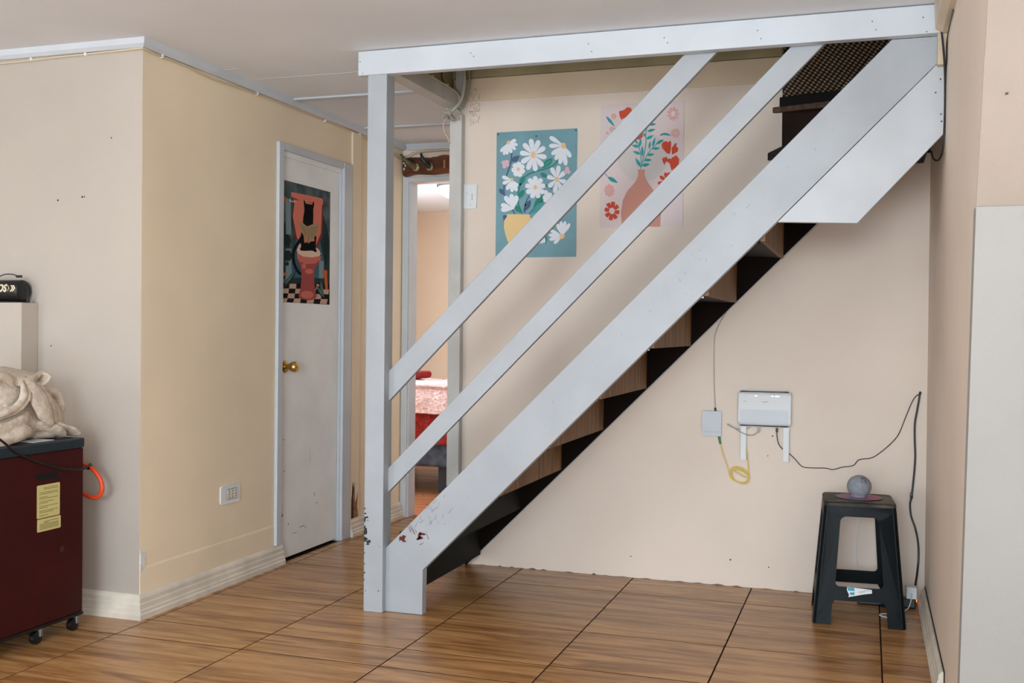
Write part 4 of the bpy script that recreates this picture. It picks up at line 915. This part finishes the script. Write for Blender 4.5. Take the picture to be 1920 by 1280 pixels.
tag(obj('power_cable', bm, BLACK, None, True), 'black cord draped across the side of the maroon heater', 'cable')
bm = NB(); tube(bm, [(-2.96, 3.31, .64), (-2.919, 3.38, .620), (-2.858, 3.385, .598), (-2.822, 3.39, .560), (-2.811, 3.39, .520), (-2.825, 3.39, .492), (-2.855, 3.39, .484), (-2.895, 3.385, .497), (-2.93, 3.37, .52), (-2.97, 3.31, .53)], .0085, 6, 10)
hs = obj('gas_hose', bm, mat('orange_rubber', (226, 74, 30), .45), None, True); tag(hs, 'orange gas hose looping out behind the heater', 'hose')
bm = NB(); lathe(bm, [(.0105, -.008), (.0105, .008)], (-2.868, 3.385, .602), 'X', 12); obj('hose_clamp', bm, BLACK, hs)

def fold(bm, pts, w, t, side=(0, 0, 1), k=5):
    """thick rounded ribbon of cloth swept along pts"""
    P = smooth_path(pts, k); rings = []; n = len(P)
    for i, p in enumerate(P):
        d = P[min(i+1, n-1)]-P[max(i-1, 0)]; d.normalize(); s = Vector(side); s = (s-d*s.dot(d)).normalized(); q = d.cross(s)
        f = min(1, .35+2.2*min(i, n-1-i)/n); ww = (w if not isinstance(w, (list, tuple)) else w[0]+(w[1]-w[0])*i/(n-1))*f
        rings.append([bm.verts.new(p+s*ww*cos(a)+q*t*sin(a)*(1 if abs(cos(a)) < .8 else 1.25)) for a in [2*pi*j/14 for j in range(14)]])
    for A, B in zip(rings, rings[1:]):
        for j in range(14): bm.faces.new((A[j], A[(j+1) % 14], B[(j+1) % 14], B[j]))
    bm.faces.new(rings[0][::-1]); bm.faces.new(rings[-1])
bm = NB()
FX = lambda L, dx=0: [(x_+dx, y_, z_) for x_, y_, z_ in L]
# core body lying on the cover
for c_, s_ in [((-2.98, 3.06, .80), (.11, .17, .085)), ((-3.0, 3.05, .90), (.10, .13, .08)), ((-2.97, 3.22, .765), (.11, .09, .045)), ((-3.06, 2.98, .86), (.10, .12, .12))]:
    r = bmesh.ops.create_icosphere(bm, subdivisions=3, radius=1)
    for v in r['verts']: v.co = Vector((c_[0]+v.co.x*s_[0], c_[1]+v.co.y*s_[1], c_[2]+v.co.z*s_[2]))
fold(bm, [(-3.10, 2.86, .985), (-3.02, 2.957, .992), (-2.97, 3.03, .985), (-2.96, 3.118, .977), (-2.95, 3.185, .966)], .075, .010, (1, 0, -.25))
fold(bm, [(-2.90, 2.84, .975), (-2.893, 2.9425, .975), (-2.885, 3.0158, .955), (-2.88, 3.0789, .946), (-2.89, 3.1229, .960), (-2.90, 3.160, .975)], .018, .009, (0, .2, 1))
fold(bm, [(-2.90, 3.16, .978), (-2.90, 3.176, .965), (-2.905, 3.168, .945), (-2.92, 3.145, .935)], .035, .007, (1, 0, 0))
fold(bm, [(-2.875, 2.88, .985), (-2.868, 2.9138, .980), (-2.866, 2.9546, .970), (-2.868, 2.9865, .950), (-2.872, 3.0, .935)], .015, .007, (.2, .6, 1))
fold(bm, [(-2.88, 3.05, .945), (-2.862, 3.036, .935), (-2.852, 3.0243, .892), (-2.852, 2.9872, .862), (-2.855, 2.9386, .846), (-2.87, 2.8794, .836), (-2.9, 2.82, .83)], .012, .013, (1, 0, 0))
fold(bm, [(-2.885, 3.06, .945), (-2.866, 3.0555, .905), (-2.862, 3.035, .868), (-2.872, 2.99, .838), (-2.885, 2.93, .822)], .022, .010, (1, 0, .4))
fold(bm, [(-2.90, 3.060, .965), (-2.868, 3.080, .925), (-2.856, 3.100, .885), (-2.852, 3.1335, .829), (-2.858, 3.168, .789)], [.030, .042], .014, (0, 1, .35))
fold(bm, [(-2.92, 3.11, .965), (-2.885, 3.150, .915), (-2.872, 3.182, .855), (-2.872, 3.205, .793)], [.012, .020], .011, (0, 1, .3))
fold(bm, [(-2.95, 3.195, .930), (-2.93, 3.245, .905), (-2.925, 3.280, .875), (-2.925, 3.290, .825), (-2.93, 3.30, .765)], .020, .014, (1, .5, 0))
fold(bm, [(-2.96, 3.13, .93), (-2.94, 3.19, .89), (-2.915, 3.225, .835), (-2.90, 3.265, .775)], .040, .012, (.3, 1, .2))
fold(bm, [(-2.93, 3.15, .80), (-2.90, 3.22, .780), (-2.875, 3.285, .752), (-2.855, 3.315, .737)], .040, .009, (1, .2, .1))
fold(bm, [(-2.90, 3.10, .80), (-2.875, 3.18, .768), (-2.865, 3.25, .745)], .030, .012, (.8, 0, .5))
fold(bm, [(-2.92, 2.82, .79), (-2.872, 2.89, .782), (-2.858, 2.9614, .787), (-2.862, 3.0355, .810), (-2.875, 3.07, .835)], .030, .012, (.3, -.2, 1))
fold(bm, [(-2.88, 2.90, .750), (-2.862, 2.9514, .752), (-2.856, 3.0003, .762), (-2.86, 3.040, .772), (-2.875, 3.075, .768)], .026, .021, (.2, 0, 1))
fold(bm, [(-2.90, 2.80, .735), (-2.860, 2.86, .738), (-2.850, 2.91, .739), (-2.858, 2.97, .742)], .020, .012, (.3, 0, 1))
me_ = bpy.data.meshes.new('towel'); bm.to_mesh(me_); bm.free()
tw = bpy.data.objects.new('beige_towel', me_); COL.objects.link(tw)
off = Vector((-2.97, 3.05, .73))
for v in me_.vertices: v.co -= off
tw.location = off
rm = tw.modifiers.new('r', 'REMESH'); rm.mode = 'VOXEL'; rm.voxel_size = .0045; rm.use_smooth_shade = True
sm = tw.modifiers.new('s', 'SMOOTH'); sm.iterations = 1; sm.factor = .5
bpy.context.view_layer.update()
m2 = bpy.data.meshes.new_from_object(tw.evaluated_get(bpy.context.evaluated_depsgraph_get())); tw.modifiers.clear(); tw.data = m2
cos_ = [v.co.copy() for v in m2.vertices]; nrm = [v.normal.copy() for v in m2.vertices]; flat_ = []
for c_, n_ in zip(cos_, nrm):
    p = c_+off; c_ = c_+n_*(.0035*noise.noise(p*26)+.0016*noise.noise(p*150)); c_.z = max(c_.z, .7295-off.z); flat_ += list(c_)
m2.vertices.foreach_set('co', flat_)
for p in m2.polygons: p.use_smooth = True
m2.materials.clear(); m2.materials.append(mat('terry_cloth', (228, 210, 190), .95, .10, 60, .9, 420, spec=.1))
tag(tw, 'crumpled beige fleece robe heaped on top of the maroon heater', 'robe')
bm = NB(); box(bm, -2.93, -2.850, 3.075, 3.175, .7285, .7305); tag(obj('paper_slip', bm, WPLAS), 'white paper slip sticking out under the beige robe', 'paper')

# ------------------------------------------------------------------ round speaker on the ledge
bs = thing('portable_speaker', 'black barrel-shaped portable speaker with cream lettering on the wall ledge', 'speaker', (-3.38, 3.445, 1.2435))
RS = .044
bm = NB(); lathe(bm, [(.012, -.160), (.034, -.158), (.041, -.154), (RS, -.148), (RS, .150), (.041, .156), (.034, .160), (.016, .161)], (-3.402, 3.442, 1.2435+.048), 'X', 40); obj('speaker_body', bm, mat('speaker_black', (20, 21, 22), .45, .3, 60), bs, True)
bm = NB(); box(bm, -3.52, -3.250, 3.415, 3.470, 1.2437, 1.2500, .002); obj('speaker_foot', bm, BLACK, bs)
tb = text_bm('VOS', .042, .0006, .0016)
bmesh.ops.triangulate(tb, faces=tb.faces)
for _ in range(2): bmesh.ops.subdivide_edges(tb, edges=[e for e in tb.edges if e.calc_length() > .006], cuts=1)
mx_ = max(v.co.x for v in tb.verts)
def wrap(v, x_right):
    th = (v.y-.004)/RS; r_ = RS+.0012+v.z
    return (x_right-(mx_-v.x)*.86, 3.442-r_*cos(th), 1.2915+r_*sin(th))
CREAM = mat('cream_print', (226, 214, 184), .5)
xform(tb, lambda v: wrap(v, -3.290)); obj('lettering', tb, CREAM, bs)
bm = NB()
for k, x_ in enumerate((-3.287, -3.275, -3.265)):
    for (a_, b_) in (((0, .026), (.012, .013)), ((.012, .013), (0, .000))):
        q = NB(); w_ = .008
        pts = [(a_[0], a_[1]), (a_[0]+w_, a_[1]), (b_[0]+w_, b_[1]), (b_[0], b_[1])] if k else [(0, .026), (.011, .013), (0, 0)]
        vs2 = [bm.verts.new((x_+p[0]*.9, 3.442-(RS+.001)*cos((p[1]-.004)/RS), 1.2915+(RS+.001)*sin((p[1]-.004)/RS))) for p in pts]
        bm.faces.new(vs2); q.free()
        if not k: break
obj('arrow_marks', bm, CREAM, bs)
bm = NB(); tube(bm, [(-3.42, 3.43, 1.332), (-3.36, 3.42, 1.345), (-3.32, 3.418, 1.3575), (-3.285, 3.418, 1.358), (-3.258, 3.42, 1.352), (-3.245, 3.42, 1.349)], .0022, 6, 6); box(bm, -3.262, -3.236, 3.415, 3.425, 1.344, 1.354, .002)
obj('carry_strap', bm, BLACK, bs, True)
bm = NB(); tube(bm, [(-3.245, 3.43, 1.335), (-3.225, 3.425, 1.322), (-3.212, 3.424, 1.300), (-3.2075, 3.424, 1.275), (-3.2072, 3.424, 1.268)], .0018, 6, 6); box(bm, -3.2115, -3.2025, 3.419, 3.429, 1.243, 1.270, .002)
obj('usb_lead', bm, BLACK, bs, True)

# ------------------------------------------------------------------ bed in the far room
be = thing('bed', 'low bed with a quilted grey-blue base in the far bedroom', 'bed', (-2.75, 7.4, 0))
bm = NB(); box(bm, -3.75, -1.75, 6.78, 8.2, .20, .42, .02); obj('bed_base', bm, mat('quilted_grey_blue', (78, 90, 104), .85, .3, 22, .5, 40), be)
bm = NB(); box(bm, -3.72, -1.78, 6.80, 8.18, .42, .66, .05); obj('mattress', bm, mat('mattress_cloth', (186, 180, 176), .9), be)
for x_, y_ in [(-2.79, 6.86), (-3.6, 6.86), (-1.9, 6.86), (-3.6, 8.1), (-1.9, 8.1)]:
    bm = NB(); box(bm, x_-.035, x_+.035, y_-.035, y_+.035, .02, .20, .004); lg = obj('bed_leg', bm, mat('dark_slate', (34, 40, 48), .6), be)
    bm = NB(); lathe(bm, [(.018, -.01), (.02, 0), (.018, .01)], (x_, y_, .0205), 'X', 14); obj('white_castor', bm, WPLAS, lg)
def cloth(name, x0, x1, ytop0, ztop, zbot, yfront, amp, sc_, M, label, cat, tuft=0, vert=1):
    bm = NB(); nu, nv = 110, 90; path = [(ytop0, ztop), (yfront+.10, ztop+.01), (yfront+.03, ztop-.01), (yfront, ztop-.06), (yfront-.012, (ztop+zbot)/2), (yfront-.01, zbot)]
    P = smooth_path([(0, a, b) for a, b in path], 6); g = []
    L = len(P)-1
    for i in range(nu+1):
        row = []
        for j in range(nv+1):
            t = j/nv*L; a = min(int(t), L-1); p = P[a].lerp(P[a+1], t-a); x_ = x0+(x1-x0)*i/nu
            q = Vector((x_*sc_, p.y*sc_*.5, p.z*sc_/vert)); n_ = noise.noise(q)*amp+noise.noise(q*2.7)*amp*.5
            if tuft: n_ += abs(noise.noise(Vector((x_, p.y, p.z))*70))*tuft
            nn = Vector((0, -1, .4)) if p.z < ztop-.03 else Vector((0, -.2, 1))
            row.append(bm.verts.new(Vector((x_, p.y, p.z+(.02*noise.noise(Vector((x_*5, 3, 0))) if j > nv*.8 else 0)))+nn*n_))
        g.append(row)
    for i in range(nu):
        for j in range(nv): bm.faces.new((g[i][j], g[i+1][j], g[i+1][j+1], g[i][j+1]))
    o = obj(name, bm, M, None, True); o.modifiers.new('t', 'SOLIDIFY').thickness = .01
    tag(o, label, cat); return o
cloth('red_bedspread', -3.74, -1.76, 8.1, .695, .36, 6.745, .018, 16, mat('red_plush', (168, 34, 24), .9, .35, 30, .4, 200), 'crinkled red plush bedspread hanging over the bed side', 'bedspread', 0, 4)
cloth('fluffy_blanket', -3.70, -2.2, 7.9, .755, .572, 6.700, .008, 5, mat('pink_white_fleece', (246, 226, 222), .95, 0, 60, .5, 260, rgb2=(226, 178, 172)), 'fluffy pink-white blanket over the top of the bed', 'blanket', .016)
bm = NB(); box(bm, -3.9, -3.24, 7.3, 7.7, .775, .83, .025); tag(obj('red_pillow', bm, mat('red_cotton', (176, 32, 26), .9, .2, 10)), 'red pillow lying on the bed behind the fluffy blanket', 'pillow')
cl = thing('ceiling_lamp', 'round glass ceiling lamp in the far bedroom', 'ceiling lamp', (-3.045, 7.7, H))
bm = NB(); lathe(bm, [(.165, 0), (.165, -.012), (.155, -.014)], (-3.045, 7.7, H-.0005), 'Z', 40); obj('lamp_rim', bm, mat('dark_grey', (84, 88, 90), .8), cl)
bm = NB(); lathe(bm, [(.152, -.013), (.150, -.04), (.130, -.075), (.09, -.10), (.04, -.112), (.002, -.115)], (-3.045, 7.7, H), 'Z', 40); obj('glass_dome', bm, mat('frosted_glass', (232, 234, 232), .2, spec=.7), cl, True)

STUFF = ('paint_drips', 'nail_hole', 'flaked_plaster', 'chipped_paint', 'scratches', 'nail_heads', 'joint_gap', 'plate_marks', 'pin_holes', 'vent_slots', 'status_lights', 'tiny_print', 'scuff_mark', 'fine_print', 'sticker_blue',
         'sticker_lettering', 'sticker_tear', 'dark_patch', 'paint_specks', 'cable_clips', 'loose_wires', 'connector_block', 'lettering', 'arrow_marks', 'pushpins', 'ceiling_crack')
for o in SC.objects:
    if o.name.split('.')[0] in STUFF and o.parent: o['kind'] = 'stuff'
